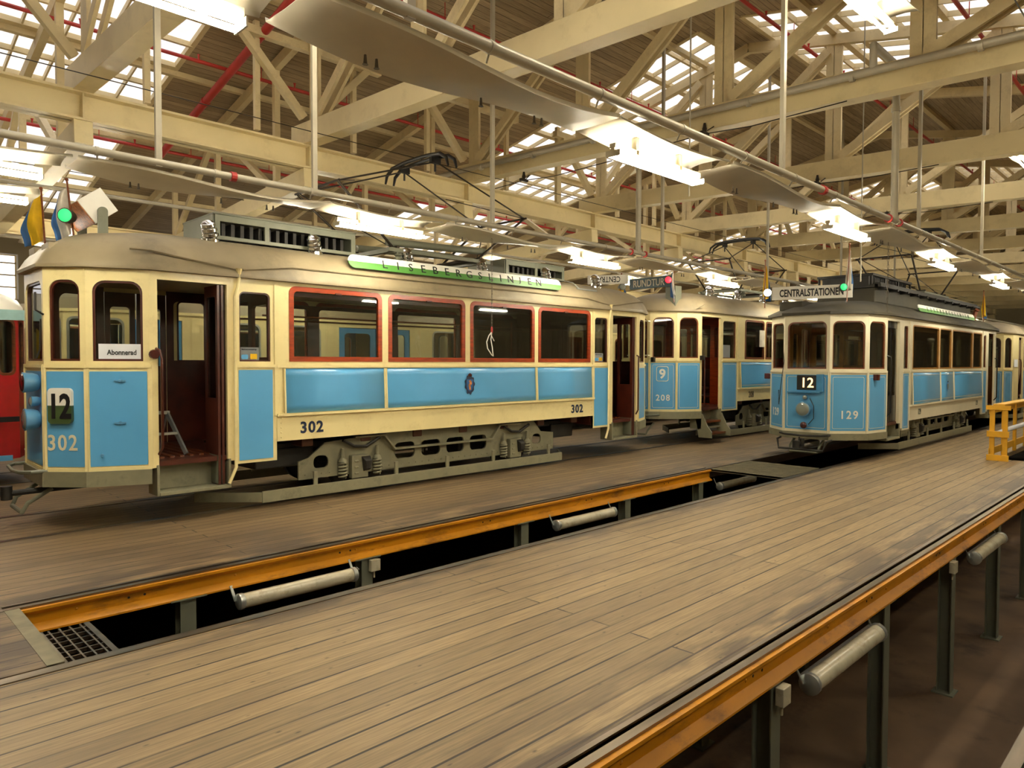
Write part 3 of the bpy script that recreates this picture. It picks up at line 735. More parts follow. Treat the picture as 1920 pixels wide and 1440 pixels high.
FR = [(0, .48), (.34, .84), (.94, 1.10)]
SP302 = dict(L=11.75, hw=1.10, front=FR, zbot=.70, belt=1.92, eave=3.04, cream='cream', blue='blue', frame_mat='redwood', front_frame='darkwood', rt=.13,
             door=(1.03, 1.86), qpanel=(1.97, 2.50), main=(2.52, 9.25), skirt=(.90, 1.245), wins=[(2.71, 4.20), (4.32, 5.85), (5.97, 7.53), (7.64, 9.15)],
             wz=(1.975, 2.99), wrt=.10, wrb=0, fw=.068, panels=[(2.63, 4.24), (4.27, 7.56), (7.59, 9.2)], fen0=.52, floor=.77, under_mat='greygreen', inner='darkwood', catch=True, seats=7)
def roof302(T, sp, m='roofgrey', zc=3.62, gut=True):
    lp = offset_loop(T_loop, .07); e = sp['eave']
    prof = [(1, e), (1.003, e+.035), (.985, e+.075), (.955, e+.17), (.90, e+.29), (.80, e+.40), (.66, e+.475), (.48, e+.53), (.28, e+.565), (.1, e+.58)]
    k = (zc-e)/.58
    prof = [(s, e+(z-e)*k if i > 2 else z) for i, (s, z) in enumerate(prof)]
    r = roof_mesh(lp, e, prof, 1.7, sp['L']-1.7); R_ = r.build('roof', m, T, smooth=True)
    if gut:
        g = MB(); yy = -sp['hw']-.05; L = sp['L']
        for side in (-1, 1):
            y = side*(sp['hw']+.035)
            g.tube([(.75, y*.93, e+.24), (.95, y*.985, e+.235), (1.95, y*1.01, e+.10)], .018, 6)
            g.tube([(2.05, y*1.01, e+.10), (2.75, y*.985, e+.20), (L-2.75, y*.985, e+.20), (L-2.05, y*1.01, e+.10)], .018, 6)
            g.tube([(L-.75, y*.93, e+.24), (L-.95, y*.985, e+.235), (L-1.95, y*1.01, e+.10)], .018, 6)
        g.build('rain_gutter', m, R_, smooth=True)
        for side in (-1, 1):
            for x in (2.0, L-2.0):
                d = MB(); y = side*(sp['hw']+.05); d.lathe((x, y, e+.11), (0,0,-1), [(0, .045), (.05, .03), (.12, .02)], 8)
                d.tube([(x, y, e), (x-.02, y, e-.12), (x-.06, y+side*.005, e-.25), (x-.06, y+side*.005, .62), (x-.15, y+side*.005, .42)], .022, 8)
                d.build('downpipe', sp['cream'], T, smooth=True)

# ---------------------------------------------------------------- tram with the blue and cream sides nearest the camera
T = empty('tram', (1.93, 10.05, 0), label='large blue and cream tram at left numbered 302, red-brown window frames, front door open', cat='tram')
sp = SP302
T_loop = tram_body(T, sp); boarding(T, sp); truck(T, sp, 2.95, 8.3, 3.92, 7.21); roof302(T, sp)
resistor_box(T, 1.95, 4.1, .52, 3.60, 3.93); resistor_box(T, 7.35, 9.0, .52, 3.60, 3.88)
for x in (1.85, 3.36, 5.02, 6.66, 8.34, 9.9): vent(T, x, -.62, 3.60)
pantograph(T, 5.75, 3.75, 4.68, 5.44, 2.0, half=.62)
tb = MB()
for y in (-.45, .45): tb.tube([(4.75, y, 3.9), (6.9, y, 3.98)], .06, 10)
tb.tube([(4.8, -.6, 3.75), (5.8, .5, 4.0), (6.9, -.5, 3.8)], .03, 8); tb.build('spring_tube', 'greypaint', T, smooth=True)
hoop_bumper(T, -.02, 0, .70); coupler(T, -.1, .42, 1.0, tilt=.1)
# number plate 12, numbers and lettering on the slanted front panel
o, u, v, n, l = seg_frame(FR[0] and (0, -.48), (.34, -.84))
pm = MB(); um = l*.42
pm.plate(o+n*.05, u, v, rr(um-.14, 1.46, um+.14, 1.66, .05, 0), (), .04); NP = pm.build('route_number_plate', 'white', T)
pm = MB(); pm.plate(o+n*.05, u, v, rr(um-.14, 1.25, um+.14, 1.46, 0, .05), (), .04); pm.build('plate_lower_half', 'olive', NP)
text('route_number', '12', .29, 'black', NP, o+n*.051+u*um+v*1.455, u, v, sx=.72, bold=.03)
text('fleet_number', '302', .185, 'pale_cream', T, o+n*.008+u*(um+.0)+v*1.03, u, v, sx=.86, space=1.15, bold=.015)
# lamps on the front
for z, r, dp in ((1.72, .115, .17), (1.50, .06, .09), (1.29, .125, .16)):
    round_lamp(T, (-dp, -.28, z), (-1, 0, 0), r, dp, 'lens' if z != 1.72 else 'tail', 'blue2', 'headlamp')
mr = MB(); mr.tube([(.0, -.5, 2.5), (-.08, -.52, 2.55), (-.08, -.52, 2.75)], .012, 6); mr.tube([(-.02, -.46, 2.45), (-.03, -.45, 2.1), (-.06, -.44, 2.0)], .01, 6); mr.build('windscreen_wiper', 'blackpaint', T)
o3, u3, v3, n3, l3 = seg_frame((.34, -.84), (.94, -1.10))
ab = MB(); ab.plate(o3-n3*.035, u3, v3, [(.12, 1.975), (.60, 1.975), (.60, 2.17), (.12, 2.17)], (), .006); AB = ab.build('window_card', 'paper', T)
text('card_lettering', 'Abonnerad', .062, 'black', AB, o3-n3*.034+u3*.36+v3*2.072, u3, v3, sx=.8, bold=.02)
for z in (1.74, 1.25): hd = MB(); hd.bar(o3+n3*.02+u3*.28+v3*z, o3+n3*.02+u3*.40+v3*z, .012, .018); hd.lathe(o3+n3*.01+u3*.34+v3*z, n3, [(0, .02), (.02, .012)], 8); hd.build('hatch_handle', 'blue2', T)
hd = MB(); hd.lathe(o3+n3*.01+u3*.15+v3*.88, n3, [(0, .02), (.03, .016)], 8); hd.build('flag_socket', 'blue2', T)
sl = MB(); sl.lathe((.97, -1.13, 2.05), (0, -1, 0), [(0, .055), (.03, .06), (.05, .05)], 14); sl.build('side_indicator', 'tail', T, smooth=True)
# side lettering, crest, side board
text('fleet_number', '302', .165, 'navy', T, (3.03, -1.113, 1.065), (1,0,0), (0,0,1), sx=1.0, space=1.15, bold=.03)
text('fleet_number', '302', .165, 'navy', T, (8.74, -1.113, 1.065), (1,0,0), (0,0,1), sx=1.0, space=1.15, bold=.03)
def crest(T, x, y, z, s, dk='navy', lt='orange'):
    a = []; N_ = 40
    for k in range(N_):
        t = 2*PI*k/N_; r = 1+.10*math.cos(9*t); a.append((math.cos(t)*.5*s*r*.78, math.sin(t)*.62*s*r*.9 - (.06*s if math.sin(t) < -.8 else 0)))
    m = MB(); m.plate((x, y, z), (1,0,0), (0,0,1), a, (), .004); C_ = m.build('crest', dk, T)
    b = []
    for (px_, pz) in ((-.26, .30), (.26, .30), (.27, -.1), (.18, -.34), (0, -.46), (-.18, -.34), (-.27, -.1)): b.append((px_*s, pz*s))
    m = MB(); m.plate((x, y-.002, z), (1,0,0), (0,0,1), b[::-1], (), .003); m.build('crest_shield', 'flagblue' if lt == 'orange' else lt, C_)
    b = [(-.05, -.36), (.08, -.36), (.06, -.1), (.16, .02), (.12, .2), (.02, .26), (-.1, .2), (-.02, .08), (-.12, -.05)]
    m = MB(); m.plate((x, y-.004, z), (1,0,0), (0,0,1), [(p*s, q*s) for p, q in b], (), .003); m.build('crest_figure', lt, C_)
    m = MB(); m.plate((x, y-.004, z+.48*s), (1,0,0), (0,0,1), [(-.14*s, 0), (.14*s, 0), (.16*s, .12*s), (0, .2*s), (-.16*s, .12*s)], (), .003); m.build('crest_crown', 'tail', C_)
crest(T, 5.93, -1.136, 1.60, .27)
def sideboard(T, x0, x1, y, zc, h, body, letter, sp_, zt_tilt=.16):
    """long roof board, white above green, leaning with the roof"""
    v = Vector((0, zt_tilt, 1)).normalized(); u = Vector((1, 0, 0)); o = Vector((x0, y, zc))
    L_ = x1-x0; c = h*.5
    top = [(0, 0), (L_, 0)] + [(L_-c+c*math.cos(a), c*math.sin(a)) for a in [PI*k/12 for k in range(1, 7)]] + [(c+c*math.cos(a), c*math.sin(a)) for a in [PI/2+PI*k/12 for k in range(0, 6)]]
    m = MB(); m.plate(o, u, v, top, (), .018); B = m.build('destination_board', 'white', T)
    bot = [(x, -z) for x, z in top][::-1]
    m = MB(); m.plate(o, u, v, bot, (), .018); m.build('board_lower_half', 'green', B)
    n_ = u.cross(v)
    for k, ch in enumerate(letter):
        text('board_letter', ch, h*.60, body, B, o+n_*.003+u*(L_*.135+L_*.73*k/(len(letter)-1))+v*(.0*h), u, v, sx=1.15)
    fr_ = MB()
    for k in range(5):
        xx = x0+L_*(.08+.21*k); fr_.bar((xx, y+.07, zc), (xx, y+.18, zc-.02), .03, .02)
    fr_.build('board_bracket', 'greypaint', B)
sideboard(T, 3.63, 8.26, -1.10, 3.43, .20, 'black', 'LISEBERGSLINJEN', sp, .25)
# notice posters in the quarter windows
for (x0, x1) in ((1.97+.06, 2.30), (9.32, 9.62)):
    m = MB(); m.plate((x0, -1.06, 0), (1,0,0), (0,0,1), [(0, 1.975), (x1-x0, 1.975), (x1-x0, 2.155), (0, 2.155)], (), .003); N_ = m.build('notice', 'paper', T)
    m = MB(); w = x1-x0
    m.plate((x0, -1.0605, 0), (1,0,0), (0,0,1), rr(.03, 2.0, w*.45, 2.06, .02, .02), (), .001); m.build('notice_picture', 'blue', N_)
    m = MB(); m.plate((x0, -1.0605, 0), (1,0,0), (0,0,1), rr(w*.55, 2.0, w*.9, 2.07, .005, .005), (), .001); m.build('notice_picture', 'flagyellow', N_)
    text('notice_lettering', 'Ibland med veteranspårvagn', .022, 'navy', N_, (x0+w/2, -1.0605, 2.125), (1,0,0), (0,0,1), sx=.75)
# roof lamps, flags and destination box at the front
dbx = MB(); q = .16
c = Vector((.62, -.32, 3.86))
Mx = Matrix.Rotation(math.radians(-38), 3, 'Y')
dbx.obox(c+Vector((0, .40, 0)), (q*2, .82, q*2), Mx); DB = dbx.build('destination_box', 'white', T, bevel=.006)
fm_ = MB(); fm_.obox(c+Mx @ Vector((-q-.004, .40, 0)), (.01, .80, q*1.9), Mx); FB_ = fm_.build('box_face', 'orange', DB)
for y in (-.40, .52): br = MB(); br.plate((.60, y, 3.42), (1,0,0), (0,0,1), rr(0, 0, .11, .42, .05, 0), (), .03); br.build('sign_bracket', 'greypaint', T)
sb = MB(); sb.box(.06, .32, -.5, -.15, 3.2, 3.34); sb.build('lamp_stand', 'roofgrey', T, bevel=.01)
sb = MB(); sb.box(.06, .3, .2, .5, 3.2, 3.36); sb.build('lamp_stand', 'roofgrey', T, bevel=.01)
round_lamp(T, (.28, -.28, 3.70), (-.75, -.95, -.05), .085, .17, 'lampgreen', 'roofdark'); round_lamp(T, (.46, .42, 3.62), (.2, -1, 0), .075, .17, 'lampwhite', 'brownwood')
flag(T, .42, -.12, 3.32, .85, ('flagwhite', 'flagblue', 'v'), lean=(-.05, .12), side=-1, furl=.22)
flag(T, .25, .55, 3.3, .85, ('flagyellow', 'flagblue', 'v'), lean=(-.02, .1), side=-1, furl=.26)
tb2 = MB(); tb2.box(10.5, 11.1, -.1, .1, 3.4, 3.62); tb2.build('rear_sign_stand', 'greypaint', T)
uu = Vector((.55, -.83, 0)).normalized(); oo = Vector((10.55, .12, 3.72))
m = MB(); m.plate(oo, uu, (0,0,1), rr(0, 0, .9, .2, .01, .01), (), .04); RS_ = m.build('rear_destination_sign', 'white', T)
text('sign_lettering', 'CENTRAL', .13, 'black', RS_, oo+uu*.45+Vector((0,0,.1)), -uu, (0,0,-1), sx=.72, bold=.01)
flag(T, 11.45, -.1, 3.4, .6, ('flagyellow', 'flagblue', 'v'), lean=(.03, -.03), side=1, furl=.2)
round_lamp(T, (11.5, -.15, 3.72), (-.6, -.8, 0), .08, .2, 'lens')
hk = MB(); hk.tube([(8.9, -.95, 3.42), (9.5, -.97, 3.42)], .02, 6); hk.tube([(9.0, -.95, 3.42), (8.9, -.85, 3.55), (8.8, -.6, 3.62)], .012, 6); hk.build('roof_hook', 'galv', T)
# step ladder standing just inside the doorway
lad = MB(); zf = .79
a0, a1 = Vector((2.99, 9.35, zf)), Vector((3.42, 9.35, zf))
b0, b1 = Vector((2.98, 9.62, zf+.52)), Vector((3.28, 9.62, zf+.52))
lad.bar(a0, b0, .03, .05); lad.bar(a1, b1, .03, .05); lad.bar(b0-Vector((.03,0,0)), b1+Vector((.03,0,0)), .05, .04)
lad.bar(a0.lerp(b0, .5), a1.lerp(b1, .5), .07, .03); lad.bar(b0, b0+Vector((0, .3, -.52)), .02, .03); lad.bar(b1, b1+Vector((0, .3, -.52)), .02, .03)
lad.build('step_stool', 'galv', None, origin=(3.2, 9.5, zf), label='small paint-spattered metal step stool inside the open front doorway of the nearest tram', cat='step stool')

# ---------------------------------------------------------------- tram 208, behind it on the same track
FR2 = [(0, .30), (.40, .80), (.98, 1.10)]
SP208 = dict(SP302, L=11.4, front=FR2, zbot=.80, belt=2.03, eave=3.19, skirt=(.97, 1.29), rt=.14, liner=True, door=(1.03, 1.93), qpanel=(2.0, 2.78), main=(2.82, 8.58),
             wins=[(3.2, 4.3), (4.38, 5.6), (5.7, 6.9), (7.0, 8.2)], wz=(2.07, 3.1), fw=.05, wrt=.1, panels=[(2.95, 5.62), (5.66, 8.45)], fen0=.62, floor=.86, frame_mat='brownwood', front_frame='brownwood', inner='redwood', seats=5, catch=False)
T2 = empty('tram', (14.32, 10.05, 0), label='light blue and cream tram numbered 208 with wooden steps, standing behind the large left tram', cat='tram')
T_loop = tram_body(T2, SP208); boarding(T2, SP208, leaf=False); truck(T2, SP208, 3.2, 8.2, 4.1, 7.3)
T = T2; roof302(T2, SP208, zc=3.75, gut=False)
o, u, v, n, l = seg_frame((0, -.30), (.40, -.80)); 
fm = MB(); fm.plate(o+n*.009, u, v, rr(l*.5-.16, 1.52, l*.5+.13, 1.88, .05, .05), [rr(l*.5-.145, 1.535, l*.5+.115, 1.865, .04, .04)], .004); fm.build('number_border', 'pale_cream', T2)
text('route_number', '9', .24, 'white', T2, o+n*.008+u*(l*.5-.015)+v*1.70, u, v, bold=.03)
text('fleet_number', '208', .15, 'white', T2, o+n*.008+u*(l*.5)+v*1.13, u, v, sx=.95, space=1.25, bold=.02)
text('fleet_number', '208', .16, 'black', T2, (3.55, -1.114, 1.13), (1,0,0), (0,0,1), sx=.8, space=1.1)
ws = MB()
for k, (z, d) in enumerate(((.50, .02), (.22, .16))): ws.box(1.06, 1.9, -1.12-d, -.84-d, z, z+.045)
WS = ws.build('wooden_tread', 'brownwood', T2)
ws = MB()
for x in (1.0, 1.92): ws.plate((x+.03, -1.40, 0), (0,1,0), (0,0,1), [(0, .16), (.35, .16), (.45, .72), (.25, .72), (.12, .45), (0, .30)], (), .03)
ws.build('step_side_plate', 'greygreen', T2)
m = MB(); m.box(.35, .62, -.78, -.5, 3.3, 3.8); m.build('lamp_stand', 'greypaint', T2, bevel=.01)
round_lamp(T2, (.22, -.66, 3.93), (-.75, -.8, 0), .085, .14, 'lampred', 'roofdark')
m = MB(); uu = Vector((0, -1, 0)); m.plate((.28, .50, 3.78), uu, (0,0,1), rr(0, 0, 1.2, .26, .01, .01), (), .05); DS = m.build('destination_sign', 'teal', T2)
text('sign_lettering', 'RUNDTUR', .17, 'flagwhite', DS, Vector((.28, .50, 3.91))+uu*.56, uu, (0,0,1), sx=.8, bold=.01)
flag(T2, .35, -.74, 3.4, .85, ('flagwhite', 'flagblue', 'v'), lean=(.02, .03), side=-1, furl=.14)
eb = MB(); eb.plate((1.5, -1.14, 0), (1,0,0), (0,0,1), [(-.75, 3.26), (.95, 3.26), (.95, 3.34), (.5, 3.40), (0, 3.42), (-.4, 3.38)], (), .04); eb.build('door_hood', 'roofgrey', T2, bevel=.01)
for x in (2.4, 3.9, 5.4, 6.9, 8.4): vent(T2, x, -.5, 3.76)
pantograph(T2, 4.9, 3.95, 4.75, 5.45, 1.7)
hoop_bumper(T2, 0, 0, .72); coupler(T2, 0, .45, .6)
m = MB(); m.plate((2.06, -1.06, 0), (1,0,0), (0,0,1), [(0, 2.1), (.42, 2.1), (.42, 2.42), (0, 2.42)], (), .003); m.build('notice', 'paper', T2)
m = MB(); m.box(3.95, 4.25, -1.135, -1.128, 2.4, 2.85); m.build('notice', 'flagwhite', T2)
for z in (2.25, 2.75):
    pass
gr = MB(); gr.tube([(-.06, -.35, 2.14), (-.2, -.4, 2.14), (-.2, .2, 2.14), (-.05, .25, 2.14)], .014, 6); gr.tube([(-.06, -.35, 2.95), (-.2, -.4, 2.95), (-.2, .2, 2.95), (-.05, .25, 2.95)], .014, 6)
gr.tube([(-.2, -.1, 2.14), (-.2, -.1, 2.95)], .014, 6); gr.build('window_guard', 'pale_cream', T2, smooth=True)
sl = MB(); sl.box(.93, 1.02, -1.2, -1.1, 2.03, 2.14); sl.box(.0, .08, -.42, -.33, 1.98, 2.10); sl.build('side_indicator', 'blackpaint', T2, bevel=.01)

# ---------------------------------------------------------------- tram 129 on the pit track
FR3 = [(0, .46), (.55, 1.0), (1.28, 1.12)]
SP129 = dict(SP302, L=12.2, hw=1.12, front=FR3, zbot=.56, belt=1.80, eave=2.95, cream='pale_cream', blue='blue', frame_mat='tan', front_frame='brownwood', rt=.12, wmarg=.06, liner=True,
             door=(1.31, 2.1), qpanel=(2.32, 2.75), main=(2.8, 9.4), skirt=(.70, 1.02), wins=[(2.98, 5.0), (5.08, 6.1), (6.2, 8.2), (8.28, 9.25)], wz=(1.84, 2.82), wrt=.07,
             fw=.03, panels=[(2.95, 5.1), (5.14, 6.3), (6.34, 9.3)], fen0=.42, floor=.72, inner='tan', rail_mat='blackpaint', under_mat='greygreen', leaf_mat='darkdoor', seats=6, catch=False, ceil_mat='ceilcream')
T3 = empty('tram', (14.5, 6.06, 0), label='tram numbered 129 with dark raised roof, over the far end of the pit', cat='tram')
T_loop = tram_body(T3, SP129); boarding(T3, SP129, leaf=False); truck(T3, SP129, 3.0, 8.6, 4.0, 7.6)
T = T3
lp = offset_loop(T_loop, .08); e = SP129['eave']
r = roof_mesh(lp, e, [(1, e), (1.0, e+.05), (.96, e+.09), (.85, e+.19), (.70, e+.28), (.55, e+.34), (.3, e+.38), (.1, e+.39)], 2.6, 9.6); r.build('roof', 'roofdark', T3, smooth=True)
cb = MB(); cb.box(2.0, 10.2, -.62, .62, 3.3, 3.62); cb.build('clerestory', 'roofdark', T3, bevel=.02)
rb = MB(); rb.box(1.95, 4.6, -.55, .55, 3.62, 3.66)
for k in range(26): rb.box(2.0+.1*k, 2.05+.1*k, -.5, .5, 3.66, 3.9)
RB = rb.build('resistor_grids', 'blackpaint', T3)
rc = MB(); rc.box(1.95, 4.65, -.6, .6, 3.88, 3.93)
for x in (1.95, 2.8, 3.7, 4.6):
    for y in (-.58, .55): rc.box(x, x+.06, y, y+.03, 3.62, 3.9)
rc.build('resistor_cover', 'blackpaint', T3)
tr = MB()
for y in (-.75, -.62, .62, .75): tr.box(1.9, 10.6, y-.03, y+.03, 3.62, 3.68)
for k in range(12): tr.box(2.2+.75*k, 2.28+.75*k, -.8, .8, 3.58, 3.63)
for y in (-.7, .7): tr.box(1.9, 10.3, y-.07, y+.07, 3.68, 3.71)
tr.build('roof_walkway', 'truckdark', T3)
T_loop3 = T_loop
pantograph(T3, 6.6, 3.75, 4.6, 5.45, 2.1)
hoop_bumper(T3, 0, 0, .52, 'truckdark'); coupler(T3, 0, .36, .45)
bl = MB(); bl.tube([(.0, -.52, .42), (-.2, -.5, .40), (-.25, -.45, .22), (-.25, .45, .22), (-.2, .5, .40), (0, .52, .42)], .022, 8); bl.build('bumper_bar', 'truckdark', T3, smooth=True)
m = MB(); m.plate((-.0, .18, 0), (0,-1,0), (0,0,1), [(0, 1.42), (.42, 1.42), (.42, 1.72), (0, 1.72)], (), .05); NB = m.build('route_number_box', 'blackpaint', T3)
for s_ in (0,): NB.location.x = -.03
m = MB(); m.box(-.12, 0, -.32, .34, 1.36, 1.385); m.box(-.09, 0, -.36, -.24, 1.39, 1.74); m.build('number_box_case', 'deepblue', T3)
text('route_number', '12', .2, 'digits', NB, (0-.004, -.03, 1.57), (0,-1,0), (0,0,1), bold=.01)
o, u, v, n, l = seg_frame((0, -.46), (.55, -1.0))
text('fleet_number', '129', .17, 'white', T3, o+n*.009+u*(l*.52)+v*.93, u, v, sx=.95, space=1.25, bold=.02)
o2, u2, v2, n2, l2 = seg_frame((.55, 1.0), (0, .46)); text('fleet_number', '129', .17, 'white', T3, o2+n2*.009+u2*(l2*.42)+v2*.93, u2, v2, sx=.95, space=1.2, bold=.02)
for xx in (3.5, 8.75): text('fleet_number', '129', .13, 'greypaint', T3, (xx, -1.135, .87), (1,0,0), (0,0,1), sx=.8)
round_lamp(T3, (-.16, .0, 1.03), (-1, 0, 0), .145, .16, 'lens', 'blue2', 'headlamp'); round_lamp(T3, (-.1, .0, .70), (-1, 0, 0), .075, .1, 'tail', 'blue2', 'tail_lamp'); round_lamp(T3, (-.06, .0, 1.27), (-1, 0, 0), .05, .06, 'lens', 'deepblue', 'socket_lamp')
cbm = MB(); cbm.tube([(-.05, -.1, 1.25), (-.1, -.2, 1.1), (-.1, -.2, .85), (-.06, -.08, .72)], .008, 6); cbm.tube([(.05, .5, 2.2), (-.0, .47, 2.0), (-.03, .52, 1.5), (-.02, .56, 1.1), (.05, .6, 1.4)], .008, 6); cbm.build('lamp_cable', 'blackpaint', T3)
sl = MB(); sl.box(.75, .87, -1.13, -1.03, 1.62, 1.74); sl.box(.5, .6, 1.02, 1.14, 1.62, 1.74); sl.build('side_indicator', 'tail', T3, bevel=.01)
m = MB(); uu = Vector((.28, -.96, 0)).normalized(); m.plate(Vector((.1, .80, 3.30)), uu, (0,0,1), rr(0, 0, 1.55, .27, .005, .005), (), .05); DS = m.build('destination_sign', 'white', T3)
text('sign_lettering', 'CENTRALSTATIONEN', .16, 'black', DS, Vector((.1, .80, 3.435))+uu*.77, uu, (0,0,1), sx=.6, bold=.03)
m = MB(); m.box(.35, .95, .25, .75, 3.08, 3.27); m.build('roof_box', 'roofdark', T3, bevel=.02)
round_lamp(T3, (.02, .86, 3.46), (-.9, -.45, -.1), .085, .17, 'lampwhite', 'truckdark'); round_lamp(T3, (.35, -.58, 3.50), (-.8, -.75, 0), .075, .12, 'lampgreen', 'truckdark')
flag(T3, .15, .98, 3.15, 1.0, ('flagyellow', 'flagblue', 'v'), lean=(.0, .0), side=1, furl=.2)
flag(T3, .42, -.62, 3.2, 1.15, ('flagwhite', 'flagblue', 'v'), lean=(.05, -.02), side=1, furl=.16)
crest(T3, 5.72, -1.155, 1.40, .2, 'deepblue', 'greypaint')
sideboard(T3, 3.85, 9.0, -.98, 3.26, .17, 'olive', 'LISEBERGSLINJEN', SP129, .3)
# black lacquered folding doors at the front doorway
for (a, b) in ((1.33, 1.72), (1.72, 2.1)):
    m = MB(); m.plate((a, -1.06, 0), (1,0,0), (0,0,1), [(0, .74), (b-a-.02, .74), (b-a-.02, 2.84), (0, 2.84)], [rr(.05, 1.3, b-a-.07, 2.7, .03)], .03); D = m.build('folding_door_leaf', 'darkdoor', T3)
    g = MB(); g.plate((a, -1.075, 0), (1,0,0), (0,0,1), rr(.04, 1.29, b-a-.06, 2.71, .03), (), .004); g.build('window_pane', 'glass', D)
m = MB(); m.tube([(9.2, -.9, 3.2), (9.25, -.95, 3.45), (9.22, -1, 3.5)], .06, 10); m.build('roof_lamp', 'brownwood', T3)
flag(T3, 10.9, -.8, 3.2, .95, ('flagyellow', 'flagblue', 'v'), lean=(0, 0), side=1, furl=.2)

# ---------------------------------------------------------------- more trams further back
T4 = empty('tram', (27.4, 6.06, 0), label='blue and cream tram behind the dark-roofed tram, partly hidden by the yellow barrier', cat='tram')
SP597 = dict(SP302, L=10.5, front=[(0, .3), (.35, .9), (.7, 1.1)], door=(1.6, 2.3), qpanel=(2.4, 2.8), main=(2.85, 7.7), wins=[(3.0, 4.1), (4.2, 5.3), (5.4, 6.5), (6.6, 7.5)], panels=[(2.95, 5.3), (5.34, 7.6)], zbot=.6, belt=1.78, eave=2.95,
              wz=(1.84, 2.82), skirt=(.75, 1.05), frame_mat='brownwood', seats=3, blue='blue2', liner=True, catch=False)
T_loop = tram_body(T4, SP597); truck(T4, SP597, 2.8, 7.6, 3.6, 6.8); T = T4; roof302(T4, SP597, zc=3.4, gut=False)
o, u, v, n, l = seg_frame((0, -.3), (.35, -.9)); text('fleet_number', '597', .16, 'white', T4, o+n*.009+u*l*.5+v*1.1, u, v, bold=.02)
o, u, v, n, l = seg_frame((.35, -.9), (.7, -1.1)); m = MB(); m.plate((.75, -1.12, 0), (1,0,0), (0,0,1), [(.05, 1.85), (.6, 1.85), (.6, 2.1), (.05, 2.1)], (), .003); m.build('notice', 'paper', T4)
for (x, y, lab) in ((39.0, 6.06, 'distant blue and cream tram farthest back on the pit track'), (26.8, 10.05, 'blue and cream tram beyond the tram with wooden steps'), (38.2, 10.05, 'distant blue and cream tram at the far end of the left track')):
    c = copy_tree(T4); c.location = (x, y, 0); c['label'] = lab
    for ch in list(c.children):
        if ch.name.startswith('fleet_number'): bpy.data.objects.remove(ch)

